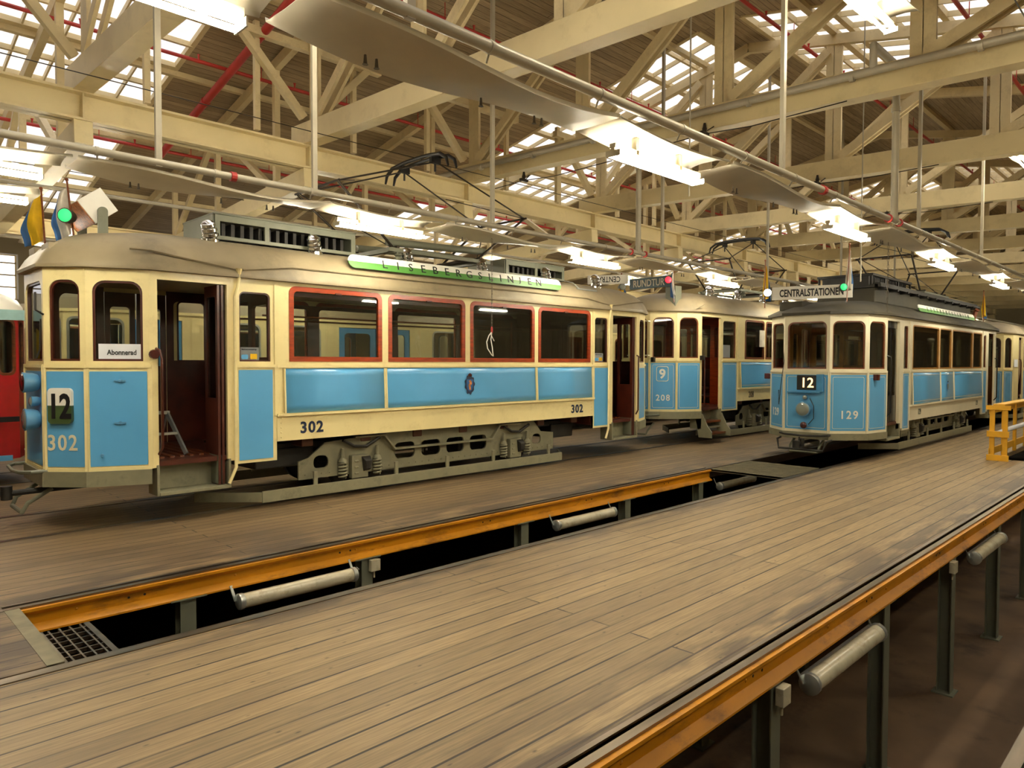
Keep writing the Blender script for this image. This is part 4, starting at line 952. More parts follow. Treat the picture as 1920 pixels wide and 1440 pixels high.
# ---------------------------------------------------------------- newer cream tram and red tram on the next track
def simple_car(T, L, hw, zb, belt, eave, body, wins, doors, wz, lower=None, roofm='roofgrey', roofz=3.3, doorm='deepblue', fr=((0, .5), (.15, .9), (.5, 1.15)), rim='galv', lowz=None, wf=.035):
    fl = [(x, -y) for x, y in fr]; rl = [(L-x, -y) for x, y in reversed(fr)]
    loop = fl+rl+[(x, -y) for x, y in reversed(rl)]+[(x, -y) for x, y in reversed(fl)]
    sh = MB(); nf = len(fr)
    for i in range(len(loop)):
        p0, p1 = loop[i], loop[(i+1) % len(loop)]; o, u, v, n, l = seg_frame(p0, p1)
        if i in (nf-1, len(loop)//2+nf-1):
            hs = []
            for a, b in list(wins):
                A, B = (a-fr[-1][0], b-fr[-1][0]) if i == nf-1 else (L-fr[-1][0]-b, L-fr[-1][0]-a); hs.append(rr(A, wz[0], B, wz[1], .13, .1))
            for a, b in doors:
                A, B = (a-fr[-1][0], b-fr[-1][0]) if i == nf-1 else (L-fr[-1][0]-b, L-fr[-1][0]-a); hs.append([(A, zb+.02), (B, zb+.02), (B, wz[1]), (A, wz[1])])
            sh.plate(o, u, v, [(0, zb), (l, zb), (l, eave), (0, eave)], hs, .05)
            for a, b in wins:
                A, B = (a-fr[-1][0], b-fr[-1][0]) if i == nf-1 else (L-fr[-1][0]-b, L-fr[-1][0]-a)
                window(T, o, u, A, wz[0], B, wz[1], wf, rim, .13, .1, proud=.01)
            for a, b in doors:
                A, B = (a-fr[-1][0], b-fr[-1][0]) if i == nf-1 else (L-fr[-1][0]-b, L-fr[-1][0]-a); w = (B-A)/2
                for k in range(2):
                    m = MB(); m.plate(o-n*.01+u*(A+k*w), u, v, [(.01, zb+.03), (w-.01, zb+.03), (w-.01, wz[1]-.01), (.01, wz[1]-.01)], [rr(.14, wz[0]-.1, w-.14, wz[1]-.12, .08, .05)], .03)
                    D = m.build('door_leaf', doorm, T); g = MB(); g.plate(o-n*.02+u*(A+k*w), u, v, rr(.12, wz[0]-.12, w-.12, wz[1]-.10, .05), (), .004); g.build('window_pane', 'glass', D)
        else:
            sh.plate(o, u, v, [(0, zb), (l, zb), (l, eave), (0, eave)], [rr(.06, belt, l-.06, wz[1], .1, .1)] if l > .3 else [], .05)
            if l > .3: window(T, o, u, .05, belt-.01, l-.05, wz[1]+.01, .04, rim, .1, .1, proud=.005, name='windscreen_frame')
    sh.build('body_shell', body, T)
    if lower:
        lw = MB()
        for i in range(len(loop)):
            o, u, v, n, l = seg_frame(loop[i], loop[(i+1) % len(loop)]); lw.plate(o+n*.008, u, v, [(0, zb), (l, zb), (l, lowz), (0, lowz)], (), .01)
        lw.build('lower_panels', lower, T)
    g = MB()
    ol = offset_loop(loop, .03)
    for i in range(len(ol)):
        o, u, v, n, l = seg_frame(ol[i], ol[(i+1) % len(ol)]); g.plate(o, u, v, [(0, eave-.03), (l, eave-.03), (l, eave+.02), (0, eave+.02)], (), .06)
    g.build('rain_gutter', body, T)
    r = roof_mesh(offset_loop(loop, .01), eave, [(1, eave), (.985, eave+.12), (.93, eave+.24), (.8, eave+.33), (.55, eave+(roofz-eave)*.95), (.2, roofz)], 1.3, L-1.3); r.build('roof', roofm, T, smooth=True)
    f = MB(); f.plate((0,0,.8), (1,0,0), (0,1,0), offset_loop(loop, -.06), (), .05); f.build('cabin_floor', 'darkwood', T)
    c = MB(); c.plate((0,0,eave-.02), (1,0,0), (0,1,0), offset_loop(loop, -.06), (), .02); c.build('cabin_ceiling', 'ceilcream', T)
    ug = MB(); ug.box(1, L-1, -hw+.3, hw-.3, .25, .62); ug.build('running_gear', 'truckdark', T, bevel=.04)
    for x in (1.6, 2.9, L-2.9, L-1.6):
        w = MB()
        for y in (-.7, .7): w.lathe((x, y, .38), (0, 1, 0), [(-.06, .36), (.06, .36), (.07, .3)], 20)
        w.build('wheel_set', 'truckdark', T, smooth=True)
    for k in range(int((L-3)/1.0)):
        s_ = MB(); x = 1.8+k*1.0
        s_.box(x, x+.4, -hw+.12, -hw+.95, 1.15, 1.25); s_.box(x-.04, x+.04, -hw+.12, -hw+.95, 1.2, 1.75); s_.box(x+.1, x+.3, -hw+.3, -hw+.8, .8, 1.15); s_.build('bench_seat', 'seat', T, bevel=.02)
    return loop
T5 = empty('tram', (2.85, 14.4, 0), label='newer cream tram with light blue doors, seen through the windows of the large left tram', cat='tram')
simple_car(T5, 9.6, 1.15, .55, 1.55, 2.82, 'cream', [(.55, 1.0), (2.45, 3.42), (3.7, 4.72), (7.65, 8.9)], [(1.15, 1.95), (5.15, 7.0)], (1.5, 2.70), roofm='roofgrey', roofz=3.2)
fd = MB(); fd.plate((.2, -1.19, 0), (1,0,0), (0,0,1), [(.5, .56), (9, .56), (9, .62), (.5, .62)], (), .02); fd.build('skirt_strip', 'blue', T5)
T6 = empty('tram', (-6.15, 14.5, 0), label='red tram with pale aqua roof edge at the far left border', cat='tram')
simple_car(T6, 8.7, 1.15, .42, 1.75, 2.72, 'red', [(.7, 2.0), (2.2, 3.6), (3.9, 5.2)], [(6.6, 8.0)], (1.78, 2.62), roofm='white', roofz=3.1, doorm='tail', lower=None, rim='brownwood')
m = MB(); m.box(.3, 8.8, -1.24, -1.16, 2.60, 2.76); m.build('roof_edge', 'aqua', T6)
m = MB()
for i in range(6): m.box(7.0+.14*i, 7.05+.14*i, -1.08, -1.06, 1.9, 2.5)
m.build('window_bars', 'flagyellow', T6)
m = MB(); m.box(.4, 8.5, -1.19, -1.15, 1.02, 1.10); m.build('black_band', 'blackpaint', T6)
m = MB(); m.box(.4, 8.4, -1.2, -1.16, .42, .50); m.build('blue_sill', 'blue', T6)
m = MB(); m.tube([(8.55, -1.2, .95), (8.75, -1.22, .97), (8.8, -1.22, .9), (8.8, -1.22, .66), (8.75, -1.22, .6), (8.55, -1.2, .58)], .016, 6); m.tube([(8.0, -1.22, .5), (8.0, -1.22, 2.5)], .014, 6); m.build('step_rail', 'galv', T6, smooth=True)
T7 = empty('tram', (13.6, 14.4, 0), label='cream tram with wooden window frames farther along the track behind the large left tram', cat='tram')
simple_car(T7, 10.0, 1.15, .6, 1.75, 2.85, 'cream', [(.7, 1.6), (2.6, 3.8), (4.0, 5.2), (5.4, 6.6), (6.8, 7.8)], [(1.75, 2.45)], (1.85, 2.7), lower='blue', lowz=1.7, rim='brownwood', roofz=3.2, doorm='brownwood')
T8 = empty('tram', (3.0, 18.4, 0), label='blue and cream tram on the farthest track, glimpsed between the others', cat='tram')
simple_car(T8, 11.0, 1.15, .6, 1.75, 2.85, 'pale_cream', [(.7, 1.8), (2.6, 3.8), (4.0, 5.2), (5.4, 6.6), (6.8, 7.8)], [(8.4, 9.4)], (1.85, 2.7), lower='blue', lowz=1.7, rim='brownwood', roofz=3.2, doorm='brownwood')

# ================================================================== HALL
def struct(name, mb, m, **k):
    return mb.build(name, m, None, kind='structure', **k)
fl = MB(); fl.box(HX0, HX1, 6.80, HY1, -.09, 0); struct('floor', fl, 'plank2')
fl = MB(); fl.box(HX0, 17.4, 2.235, 5.235, -.09, 0); fl.box(17.4, 20.5, 3.35, 5.235, -.09, 0); fl.box(17.4, 20.5, 2.235, 2.5, -.09, 0); fl.box(20.5, HX1, 2.235, 5.235, -.09, 0); struct('floor', fl, 'plank')
fl = MB(); fl.box(HX0, 1.12, 5.32, 6.72, -.09, -.0); struct('floor', fl, 'plank2')
fl = MB(); fl.box(HX0, HX1, HY0, .64, -.09, 0); struct('floor', fl, 'plank')
fl = MB(); fl.box(HX0, HX1, HY0, HY1, -1.9, -1.8); struct('floor', fl, 'conc')
for nm, a in (('wall_left', (HX0-.2, HX0, HY0, HY1)), ('wall_right', (HX1, HX1+.2, HY0, HY1)), ('wall_near', (HX0, HX1, HY0-.2, HY0))):
    w = MB(); w.box(a[0], a[1], a[2], a[3], -1.9, 9.3); struct(nm, w, 'wall')
wins_far = [(-1.5, 4.4), (8, 14), (18, 24), (28, 34)]
w = MB(); w.plate((HX0, HY1, 0), (1,0,0), (0,0,1), [(0, -1.9), (HX1-HX0, -1.9), (HX1-HX0, 5.7), (0, 5.7)], [[(a-HX0, 3.75), (b-HX0, 3.75), (b-HX0, 5.05), (a-HX0, 5.05)] for a, b in wins_far], -.25)
struct('wall_far', w, 'wall')
for i, (a, b) in enumerate(wins_far):
    w = MB()
    n_ = 8
    for k in range(n_+1): x = a+(b-a)*k/n_; w.box(x-.025, x+.025, HY1+.05, HY1+.1, 3.75, 5.05)
    for z in (3.75, 4.1, 4.45, 4.8, 5.03): w.box(a, b, HY1+.05, HY1+.1, z, z+.035)
    W_ = struct('window_%d' % (i+1), w, 'timber'); g = MB(); g.box(a, b, HY1+.07, HY1+.08, 3.75, 5.05); g.build('window_pane', 'skyglass', W_)
# roof with skylight openings
strips = ((0.8, 5.2), (13.6, 18.6), (28.0, 32.8))
widx = 5
for s_, (yA, yB) in ((1, (RIDGE_Y, HY1+.3)), (-1, (HY0-.2, RIDGE_Y))):
    sl_ = math.sqrt(1+RS*RS); vdir = Vector((0, 1, -RS*s_)).normalized()
    o = Vector((HX0, yA, roof_z(yA)))
    Ls = (yB-yA)*sl_
    def vv(y): return (y-yA)*sl_
    y0, y1 = (RIDGE_Y+.5, 22.5) if s_ > 0 else (-4.5, RIDGE_Y-.5)
    holes = [[(a-HX0, vv(y0)), (b-HX0, vv(y0)), (b-HX0, vv(y1)), (a-HX0, vv(y1))] for a, b in strips]
    c = MB(); c.plate(o, (1,0,0), vdir, [(0, 0), (HX1-HX0, 0), (HX1-HX0, Ls), (0, Ls)], holes, -.12)
    struct('ceiling', c, 'board')
    for a, b in strips:
        g = MB(); up = Vector((0, RS*s_, 1)).normalized()
        nx = int(round((b-a)/.62))
        for k in range(nx+1):
            x = a+(b-a)*k/nx; wd = .09 if k in (0, nx) else .03
            g.bar((x, y0, roof_z(y0)+.03), (x, y1, roof_z(y1)+.03), wd, .1, up=up)
        ny = int((y1-y0)/.78)
        for k in range(ny+1):
            y = y0+(y1-y0)*k/ny; g.bar((a, y, roof_z(y)+.02), (b, y, roof_z(y)+.02), .12 if k % 2 == 0 else .05, .1, up=up)
        W_ = struct('window_%d' % widx, g, 'timber'); widx += 1
        g = MB(); g.grid([[(a, y0, roof_z(y0)+.085), (b, y0, roof_z(y0)+.085)], [(a, y1, roof_z(y1)+.085), (b, y1, roof_z(y1)+.085)]]); g.build('window_pane', 'skyglass', W_)
# main steel girder along the tracks
def ibeam(mb, x0, x1, y, z0, z1, fw_=.32, tw=.03, tf=.035):
    mb.box(x0, x1, y-tw/2, y+tw/2, z0, z1); mb.box(x0, x1, y-fw_/2, y+fw_/2, z0, z0+tf); mb.box(x0, x1, y-fw_/2, y+fw_/2, z1-tf, z1)
GY = 12.05
g = MB(); ibeam(g, HX0, HX1, GY, 5.50, 5.93)
BX = [-.9, 2.95, 6.6, 10.45, 14.9, 19.1, 23.3, 27.5, 31.7, 35.9, 40.1, 44.3, 48.5, 52.7, 56.9, 61.0]
for x in BX: g.box(x-.012, x+.012, GY-.16, GY+.16, 5.52, 5.91)
struct('steel_girder', g, 'beam', label='long cream steel I-girder running the length of the hall over the left tram')
g = MB(); ibeam(g, HX0, HX1, .6, 5.25, 5.66); struct('steel_girder', g, 'beam')
g = MB(); ibeam(g, HX0, HX1, 18.6, 4.7, 5.1); struct('steel_girder', g, 'beam')
col = []
for y, zt in ((GY, 5.50), (18.6, 4.7), (.1-1.2, 5.3)):
    for x in (26.5, 43.1) if y == GY else ((-3.0, 14.0, 30.6) if y > 13 else (30.6,)):
        g = MB(); g.box(x-.12, x+.12, y-.1, y-.075, -1.8, zt); g.box(x-.12, x+.12, y+.075, y+.1, -1.8, zt); g.box(x-.02, x+.02, y-.08, y+.08, -1.8, zt); struct('steel_column', g, 'beam')
def zb_(y): return 5.56+.036*(y-2)
for i, x in enumerate(BX):
    # transverse box beam, resting on the girder
    g = MB(); y0, y1 = .4, 12.35
    g.bar((x, y0, zb_(y0)+.19), (x, y1, zb_(y1)+.19), .27, .38)
    g.bar((x, 11.9, 5.33), (x, 18.8, 4.85), .25, .34)
    g.bar((x, 18.5, 4.9), (x, HY1, 4.6), .22, .3)
    g.bar((x, .7, 5.52), (x, -6, 5.2), .25, .34)
    struct('roof_beam', g, 'beam', bevel=.006)
    # timber truss standing on it
    if x > 54: continue
    t = empty('roof_truss', (x, 6, 6.0), kind='structure')
    P = []
    nodes = [11.7, 8.65, 5.75, 2.9, .1]
    tc = MB()
    tc.bar((0, RIDGE_Y-6, RIDGE_Z-.2-6), (0, HY1-6-.3, roof_z(HY1-.3)-.2-6), .12, .2); tc.bar((0, RIDGE_Y-6, RIDGE_Z-.2-6), (0, HY0-6, roof_z(HY0)-.2-6), .12, .2)
    tc.build('top_chord', 'timber', t)
    for k, y in enumerate(nodes):
        zt_ = roof_z(y)-.28
        p = MB(); zl = zb_(y)+.36
        for dy in (-.075, .075): p.bar((0, y-6+dy, zl-6), (0, y-6+dy, zt_-6), .16, .06)
        p.build('post', 'timber', t)
        if k < 4:
            yb = nodes[k+1]
            d = MB()
            for dx in (-.075, .075): d.bar((dx, y-6-.15, zb_(y)+.42-6), (dx, yb-6+.1, roof_z(yb)-.42-6), .055, .17)
            d.build('diagonal', 'timber', t)
    for (ya, za, yb_2, zb2) in ((13.2, 5.45, 13.2, roof_z(13.2)-.25), (13.4, 5.4, 15.9, roof_z(15.9)-.3), (16.0, 5.25, 16.0, roof_z(16)-.25), (18.5, 5.1, 16.2, roof_z(16.2)-.3), (18.6, 5.1, 18.6, roof_z(18.6)-.25)):
        d = MB(); d.bar((0, ya-6, za-6), (0, yb_2-6, zb2-6), .11, .11); d.build('diagonal' if ya != yb_2 else 'post', 'timber', t)
# longitudinal timber bracing above the girder
for i in range(len(BX)-1):
    x = BX[i]; t = empty('girder_brace', (x, GY-.1, 6.4), kind='structure')
    if i in (1,): dx = 1.15
    else: dx = 1.25
    d = MB(); d.bar((-.1, 0, 0), (-dx, 0, 1.22), .13, .13); d.build('diagonal', 'timber', t)
    d = MB(); d.bar((.1, 0, 0), (dx, 0, 1.22), .13, .13); d.build('diagonal', 'timber', t)
    d = MB(); d.bar((-dx-.3, 0, 1.27), (dx+.3, 0, 1.27), .14, .14); d.build('head_timber', 'timber', t)
    p = MB(); xm = (BX[i+1]-x)/2
    for k in (-.9, .9):
        p.bar((xm+k, .12, -.38), (xm+k, .12, 1.5), .09, .09)
    p.build('stud', 'timber', t)
# longitudinal purlins under the roof
for y in (2.9, 5.75, 8.65, 11.7, 14.6, 17.5, 20.5):
    p = MB(); p.bar((HX0, y, roof_z(y)-.06), (HX1, y, roof_z(y)-.06), .12, .1); struct('purlin', p, 'timber')

# ------------------------------------------------------------------ services in the roof
pl_names = [(13.4, 'red sprinkler pipe just above and behind the long girder'), (10.1, 'red sprinkler pipe between girder and roof ridge'), (6.2, 'red sprinkler pipe nearest the roof ridge'), (3.2, 'red sprinkler pipe at upper right, running over the right-hand beams'), (17.0, 'red sprinkler pipe low under the far left roof slope')]
for y, lab in pl_names:
    z = roof_z(y)-.42; p = MB(); p.tube([(HX0+.1, y, z), (50, y, z)], .035, 8)
    x = -5
    while x < 40: p.tube([(x, y, z+.03), (x, y, z+.3)], .008, 5); p.lathe((x+.7, y, z), (0, 0, 1), [(.02, .012), (.1, .02), (.12, .03)], 6); x += 1.9
    p.build('sprinkler_pipe', 'redpipe', None, label=lab, cat='pipe', smooth=True)
p = MB(); p.tube([(5.75, 8.6, roof_z(8.6)-.5), (5.75, 17.2, roof_z(17.2)-.5)], .075, 12)
for y in (9.5, 12, 14.5): p.lathe((5.75, y, roof_z(y)-.5), (0, 1, -RS), [(-.03, .09), (.03, .09)], 12)
p.build('sprinkler_main', 'redpipe', None, label='thick red sloping main pipe beside the left skylight', cat='pipe', smooth=True)
p = MB(); xx = 10.2
p.tube([(xx, 12.6, 6.05+.1), (xx, .8, 5.80)], .055, 12)
for y in (2.2, 3.7, 5.2, 6.7, 8.2, 9.7, 11.2): p.lathe((xx, y, 5.765+.0285*y), (0, 1, .02), [(-.03, .068), (.03, .068)], 12)
p.build('heating_pipe', 'pipegrey', None, label='grey pipe fixed across the front of the long transverse beam, upper right', cat='pipe', smooth=True)
for (x, y, lab) in ((11.15, 3.43, 'thick vertical grey pipe dropping to the right lamp row'), (11.1, 7.83, 'thick vertical grey pipe dropping to the middle lamp row')):
    p = MB(); p.tube([(x, y, 6.22), (x, y, 4.06)], .05, 12)
    for z in (4.05, 5.6): p.lathe((x, y, z), (0,0,1), [(-.03, .065), (.03, .065)], 12)
    p.tube([(x, y, 6.22), (10.2, y, 6.22), (10.2, y, 5.9)], .05, 12)
    P_ = p.build('drop_pipe', 'pipegrey', None, label=lab, cat='pipe', smooth=True)
    r = MB(); r.lathe((x-.25, y, 4.02), (1,0,0), [(0, .06), (.03, .06)], 12); r.lathe((x+.2, y, 4.02), (1,0,0), [(0, .06), (.03, .06)], 12); r.build('red_clamp', 'redpipe', P_)
# trolley wires
for y, z, lab in ((6.0, 5.56, 'overhead trolley wire above the pit with tram 129'), (10.05, 5.52, 'overhead trolley wire above the large left tram'), (14.4, 5.3, 'overhead trolley wire behind the girder'), (1.45, 5.3, 'overhead trolley wire above the nearest pit')):
    p = MB(); p.tube([(HX0+.1, y, z+.0), (45, y, z)], .007, 5); p.build('trolley_wire', 'wire', None, label=lab, cat='wire')
for i, (x, y, z) in enumerate(((10.3, 6.0, 5.62), (10.3, 10.05, 5.6), (14.75, 6.0, 5.62), (19.0, 6.0, 5.62))):
    p = MB(); p.box(x-.1, x+.1, y-.03, y+.03, z, z+.05); p.tube([(x-.12, y-.12, z+.02), (x, y-.16, z+.1), (x+.1, y-.05, z+.12), (x+.12, y+.1, z+.06)], .01, 6); p.tube([(x, y-2.2, z-.02), (x, y-.8, z-.04), (x, y, z+.02), (x, y+.9, z+.0)], .009, 5)
    p.lathe((x, y, z+.05), (0,0,1), [(0, .03), (.05, .04), (.08, .03), (.14, .02)], 8)
    p.build('wire_hanger', 'wire', None, smooth=True, label='dark wire clamp with looped cable under the %s beam, over the %s track' % (('second', 'second', 'third', 'fourth')[i]+' long cross', ('pit', 'left', 'pit', 'pit')[i]), cat='wire hanger')

# ------------------------------------------------------------------ lamp rows
def make_lamp(y, z, single=False):
    T = empty('fluorescent_lamp', (0, y, z))
    for dy in (-.05, .05):
        m = MB(); m.lathe((0, dy, 0), (1,0,0), [(0, .019), (1.36, .019)], 8); m.build('lamp_tube', 'tube', T, smooth=True)
    h = MB(); h.box(-.012, 0, -.072, .072, -.02, .03); h.box(1.36, 1.372, -.072, .072, -.02, .03); h.box(-.012, 1.372, -.03, .03, .05, .09); h.box(-.012, .01, -.02, .02, .03, .06); h.box(1.35, 1.372, -.02, .02, .03, .06); h.box(.3, .33, -.03, .03, .05, .2); h.box(1.0, 1.03, -.03, .03, .05, .2); h.build('lamp_holder', 'sheet', T)
    r = MB(); rows = []
    for k in range(13):
        x = -.2+1.78*k/12; dip = -.05*math.sin(PI*k/12)
        rows.append([(x, -.235, .20+dip), (x, -.22, .225+dip), (x, -.08, .25+dip), (x, .10, .25+dip), (x, .22, .225+dip), (x, .24, .20+dip)])
    r.grid(rows); R_ = r.build('reflector', 'sheet', T, smooth=True); s_ = R_.modifiers.new('solid', 'SOLIDIFY'); s_.thickness = .004
    return T
def sheet(y, z, x0, x1, ph=0):
    m = MB(); rows = []; n = 14
    for k in range(n+1):
        t = k/n; x = x0+(x1-x0)*t; w = .25; sag = -.05*math.sin(PI*t)
        tw = .035*math.sin(t*PI*2)
        rows.append([(x-x0, -w, .03+sag+tw), (x-x0, -w+.01, sag+tw), (x-x0, -w*.5, sag+tw*.5-.004), (x-x0, 0, sag-.008), (x-x0, w*.5, sag-tw*.5-.004), (x-x0, w-.01, sag-tw), (x-x0, w, .03+sag-tw)])
    m.grid(rows); o = m.build('cover_sheet', 'sheet', None, loc=(x0, y, z), smooth=True); s_ = o.modifiers.new('solid', 'SOLIDIFY'); s_.thickness = .004
    b = MB()
    for t in (.2, .23, .55, .75, .78): b.lathe(((x1-x0)*t, .05, -.06-.03*math.sin(PI*t)), (0,0,-1), [(0, .008), (.05, .012), (.06, .02)], 6)
    b.build('bolts', 'chain', o)
    return o
ORD = ['nearest', 'second', 'third', 'fourth', 'fifth', 'sixth', 'seventh', 'eighth', 'ninth', 'tenth', 'eleventh', 'twelfth', 'thirteenth', 'fourteenth', 'fifteenth']
proto = make_lamp(0, 0); used = False
shp = sheet(0, 0, 0, 2.74); used_s = False
def put_lamp(x, y, z, lab, grp):
    global used
    o = proto if not used else copy_tree(proto); used = True; o.location = (x, y, z); props(o, lab, 'lamp', grp)
def put_sheet(x, y, z, lab, grp, sc=1):
    global used_s
    o = shp if not used_s else copy_tree(shp); used_s = True; o.location = (x, y, z); o.scale = (sc, 1, 1); props(o, lab, 'sheet', grp)
rows_ = [(3.72, 3.74, .30, 4.6, 13, 'right lamp row, above the plank walkway', 'lamps of the right row'),
         (8.12, 3.74, .28, 4.6, 12, 'middle lamp row, along the large left tram', 'lamps of the middle row'),
         (12.05, 4.2, .9, 5.2, 8, 'far left lamp row behind the girder', 'lamps of the far row'),
         (16.6, 4.1, -2.0, 5.2, 8, 'added farthest lamp row by the far wall', 'lamps of the added farthest row')]  # this last row is added for extra light at the back
for (y, z, xs, dx, n, nm, grp) in rows_:
    for k in range(0, n):
        lab = '%s glowing twin-tube lamp of the %s' % (ORD[max(0, k)], nm) if k >= 0 else 'glowing twin-tube lamp cut off by the frame at the near end of the %s' % nm
        put_lamp(xs+dx*k, y, z, lab, grp)
        if y < 10: put_sheet(xs+dx*k+1.62, y, z+.19, '%s white metal sheet of the %s' % (ORD[max(0, k+1)], nm), grp.replace('lamps', 'cover sheets'), 1.0)
    if y > 10:
        p = MB(); p.tube([(-3, y, z+.27), (60, y, z+.27)], .03, 8); p.build('conduit_pipe', 'pipegrey', None, smooth=True, label='grey pipe carrying the %s' % nm, cat='pipe')
    if y < 10:
        yp = y-.29; p = MB(); p.tube([(HX0+.5, yp, z+.28), (60, yp, z+.28)], .04, 12); x = -6
        while x < 42: p.lathe((x, yp, z+.28), (1,0,0), [(-.015, .046), (.015, .046)], 12); p.tube([(x, yp, z+.28), (x+.02, yp+.06, z+.2)], .008, 5); x += 1.15
        P_ = p.build('conduit_pipe', 'pipegrey', None, smooth=True, label='long grey pipe carrying the %s' % nm, cat='pipe')
        p = MB()
        for x in ((8.6,) if y < 5 else (3.4,)): p.lathe((x, yp, z+.28), (1,0,0), [(-.03, .055), (.03, .055)], 12)
        p.build('red_clamp', 'redpipe', P_)
for k, (x, y, lab) in enumerate(((7.35, 2.75, 'high lamp between the upper right roof beams'), (15.4, 2.75, 'farther high lamp at the right border'), (4.5, 2.75, 'added high lamp above the view, lighting the roof beams'), (3.25, 6.7, 'added high lamp above the view over the pit track'), (.3, 5.6, 'added high lamp above and left of the view'))): put_lamp(x, y, 6.1 if y > 6 else 5.7, lab, 'high lamps')  # last three are unseen lamps, added to brighten beams and girder
for k in range(4): put_lamp(2.5+5*k, -1.4, 3.9, '%s added lamp of the row beside the camera, outside the view' % ORD[k], 'added lamps beside the camera')  # unseen row, added to light the floor near the camera
# hanger rods
def rod(x, y, z0, z1, lab, r=.022, w=True):
    p = MB()
    if w: p.box(x-.03, x+.03, y-.022, y+.022, z0, z1)
    else: p.tube([(x, y, z0), (x, y, z1)], r, 8)
    p.build('hanger_rod', 'pipegrey', None, label=lab, cat='rod', group='hanger rods')
for k, x in enumerate((1.05, 2.62, 4.4, 7.35, 11.9, 16.4, 21, 25.6)):
    rod(x, 7.83, 3.98, 5.8 if x in (2.62,) else roof_z(7.83)-.2, '%s upright hanger rod of the middle lamp row, counted from the left' % ORD[k])
for k, x in enumerate((2.55, 7.5, 12.3, 16.3, 20.8)):
    rod(x, 3.43, 3.98, roof_z(3.4)-.2, '%s upright hanger rod of the right lamp row, counted from the left' % ORD[k])
for k, (x, y, z) in enumerate(((14.1, 4.9, 3.5), (9.2, 5.6, 4.4))):
    rod(x, y, z, roof_z(y)-.2, ('thin dark rod hanging over the middle of the scene', 'thin rod hanging right of the heating pipe')[k], r=.012, w=False)
# pull chains with loops
def chain(x, y, z0, z1, lab, cord=True):
    p = MB(); n = int((z1-z0)/.05)
    for k in range(n):
        z = z1-.05*k; a = (k % 2)*PI/2; dx, dy = math.cos(a)*.011, math.sin(a)*.011
        p.tube([(x-dx, y-dy, z), (x+dx, y+dy, z-.012), (x+dx, y+dy, z-.045), (x-dx, y-dy, z-.055), (x-dx, y-dy, z)], .0035, 4)
    C_ = p.build('pull_chain', 'chain', None, label=lab, cat='chain')
    if cord:
        c = MB(); c.lathe((x, y, z0+.02), (0,0,-1), [(0, .008), (.02, .016), (.08, .016), (.1, .01)], 8); c.build('red_grip', 'redpipe', C_)
        c = MB(); c.tube([(x, y, z0-.06), (x-.06, y, z0-.12), (x-.09, y+.02, z0-.22), (x-.07, y+.02, z0-.32), (x+.0, y, z0-.42), (x+.03, y, z0-.44), (x+.01, y, z0-.3), (x-.02, y, z0-.18), (x, y, z0-.06)], .008, 6)
        c.tube([(x-.02, y, z0-.1), (x+.0, y-.02, z0-.16), (x+.05, y, z0-.2)], .007, 5); c.build('cord_loop', 'white', C_, smooth=True)
chain(7.55, 8.05, 2.5, 3.88, 'hanging pull chain with white cord loop in front of the third red window')
chain(11.95, 3.75, 2.75, 3.85, 'pull chain hanging in front of the doorway of tram 129', cord=False)

# ================================================================== PITS
def rail_beam(x0, x1, y, face, m, lab, d=.21):
    """flat running rail flush with the boards on a painted channel; face=-1 shows to -y"""
    b = MB(); b.box(x0, x1, *sorted((y, y-face*.055)), -.04, .006); b.box(x0, x1, *sorted((y-face*.085, y-face*.12)), -.02, .012)
    R_ = b.build('running_rail', 'steel', None, label=lab, cat='rail')
    c = MB(); yy = y+face*.0
    u = Vector((1,0,0))
    prof = [(yy+face*.035, -.012), (yy+face*.035, -.035), (yy-face*.01, -.07), (yy-face*.015, -.15), (yy+face*.05, -d+.015), (yy+face*.05, -d), (yy-face*.08, -d), (yy-face*.08, -.045), (yy-face*.01, -.012)]
    rows = [[(x, a, z) for a, z in prof+[prof[0]]] for x in (x0, x1)]
    c.grid(rows); c.add([(x0, a, z) for a, z in prof], [tuple(range(len(prof)))]); c.add([(x1, a, z) for a, z in prof], [tuple(range(len(prof)))])
    for k in range(int((x1-x0)/1.35)):
        x = x0+.5+1.35*k
        if x < x1-.1 and x < 20: c.lathe((x, yy-face*.015, -.10), (0, face, 0), [(0, .014), (.008, .012), (.012, .004)], 6)
    c.build('yellow_web', m, R_)
    h = MB(); x = x0+.9
    while x < min(x1, 20)-.2:
        for q in (0, .13): h.lathe((x+q, yy-face*.012, -.10), (0, face, 0), [(0, .011), (.003, .011)], 8)
        x += 2.1
    h.build('bolt_holes', 'black', R_)
    return R_
rail_beam(1.06, 11.85, 6.72, -1, 'yellow', 'yellow flanked rail along the far edge of the small pit')
b = MB(); b.box(HX0, HX1, 5.24, 5.31, -.16, -.004); b.box(HX0, HX1, 5.19, 5.22, -.02, .008); b.build('running_rail', 'steel', None, label='dark rail along the near edge of the small pit', cat='rail')
rail_beam(HX0, 40, 2.15, -1, 'yellow', 'long yellow flanked rail at lower right, edge of the big pit')
b = MB(); b.box(HX0, 40, .66, .73, -.16, .006); b.build('running_rail', 'steel', None, label='rail at the bottom right corner, near side of the big pit', cat='rail')
b = MB(); b.box(11.85, HX1, 6.72, 6.79, -.16, .004); b.build('running_rail', 'steel', None, label='rail under the older tram, far side of its pit', cat='rail')
b = MB(); b.box(HX0, 1.06, 6.72, 6.79, -.16, .004); b.build('running_rail', 'steel', None, label='short rail set in the boards left of the small pit', cat='rail')
for y, lab in ((9.33, 'near rail under the large left tram'), (10.77, 'far rail under the large left tram'), (13.7, 'near rail of the track behind the left tram'), (15.1, 'far rail of the track behind the left tram')):
    b = MB(); b.box(HX0, HX1, y-.03, y+.03, -.05, .008); b.box(HX0, HX1, y+.05, y+.07, -.05, .004); b.build('running_rail', 'steel', None, label=lab, cat='rail')
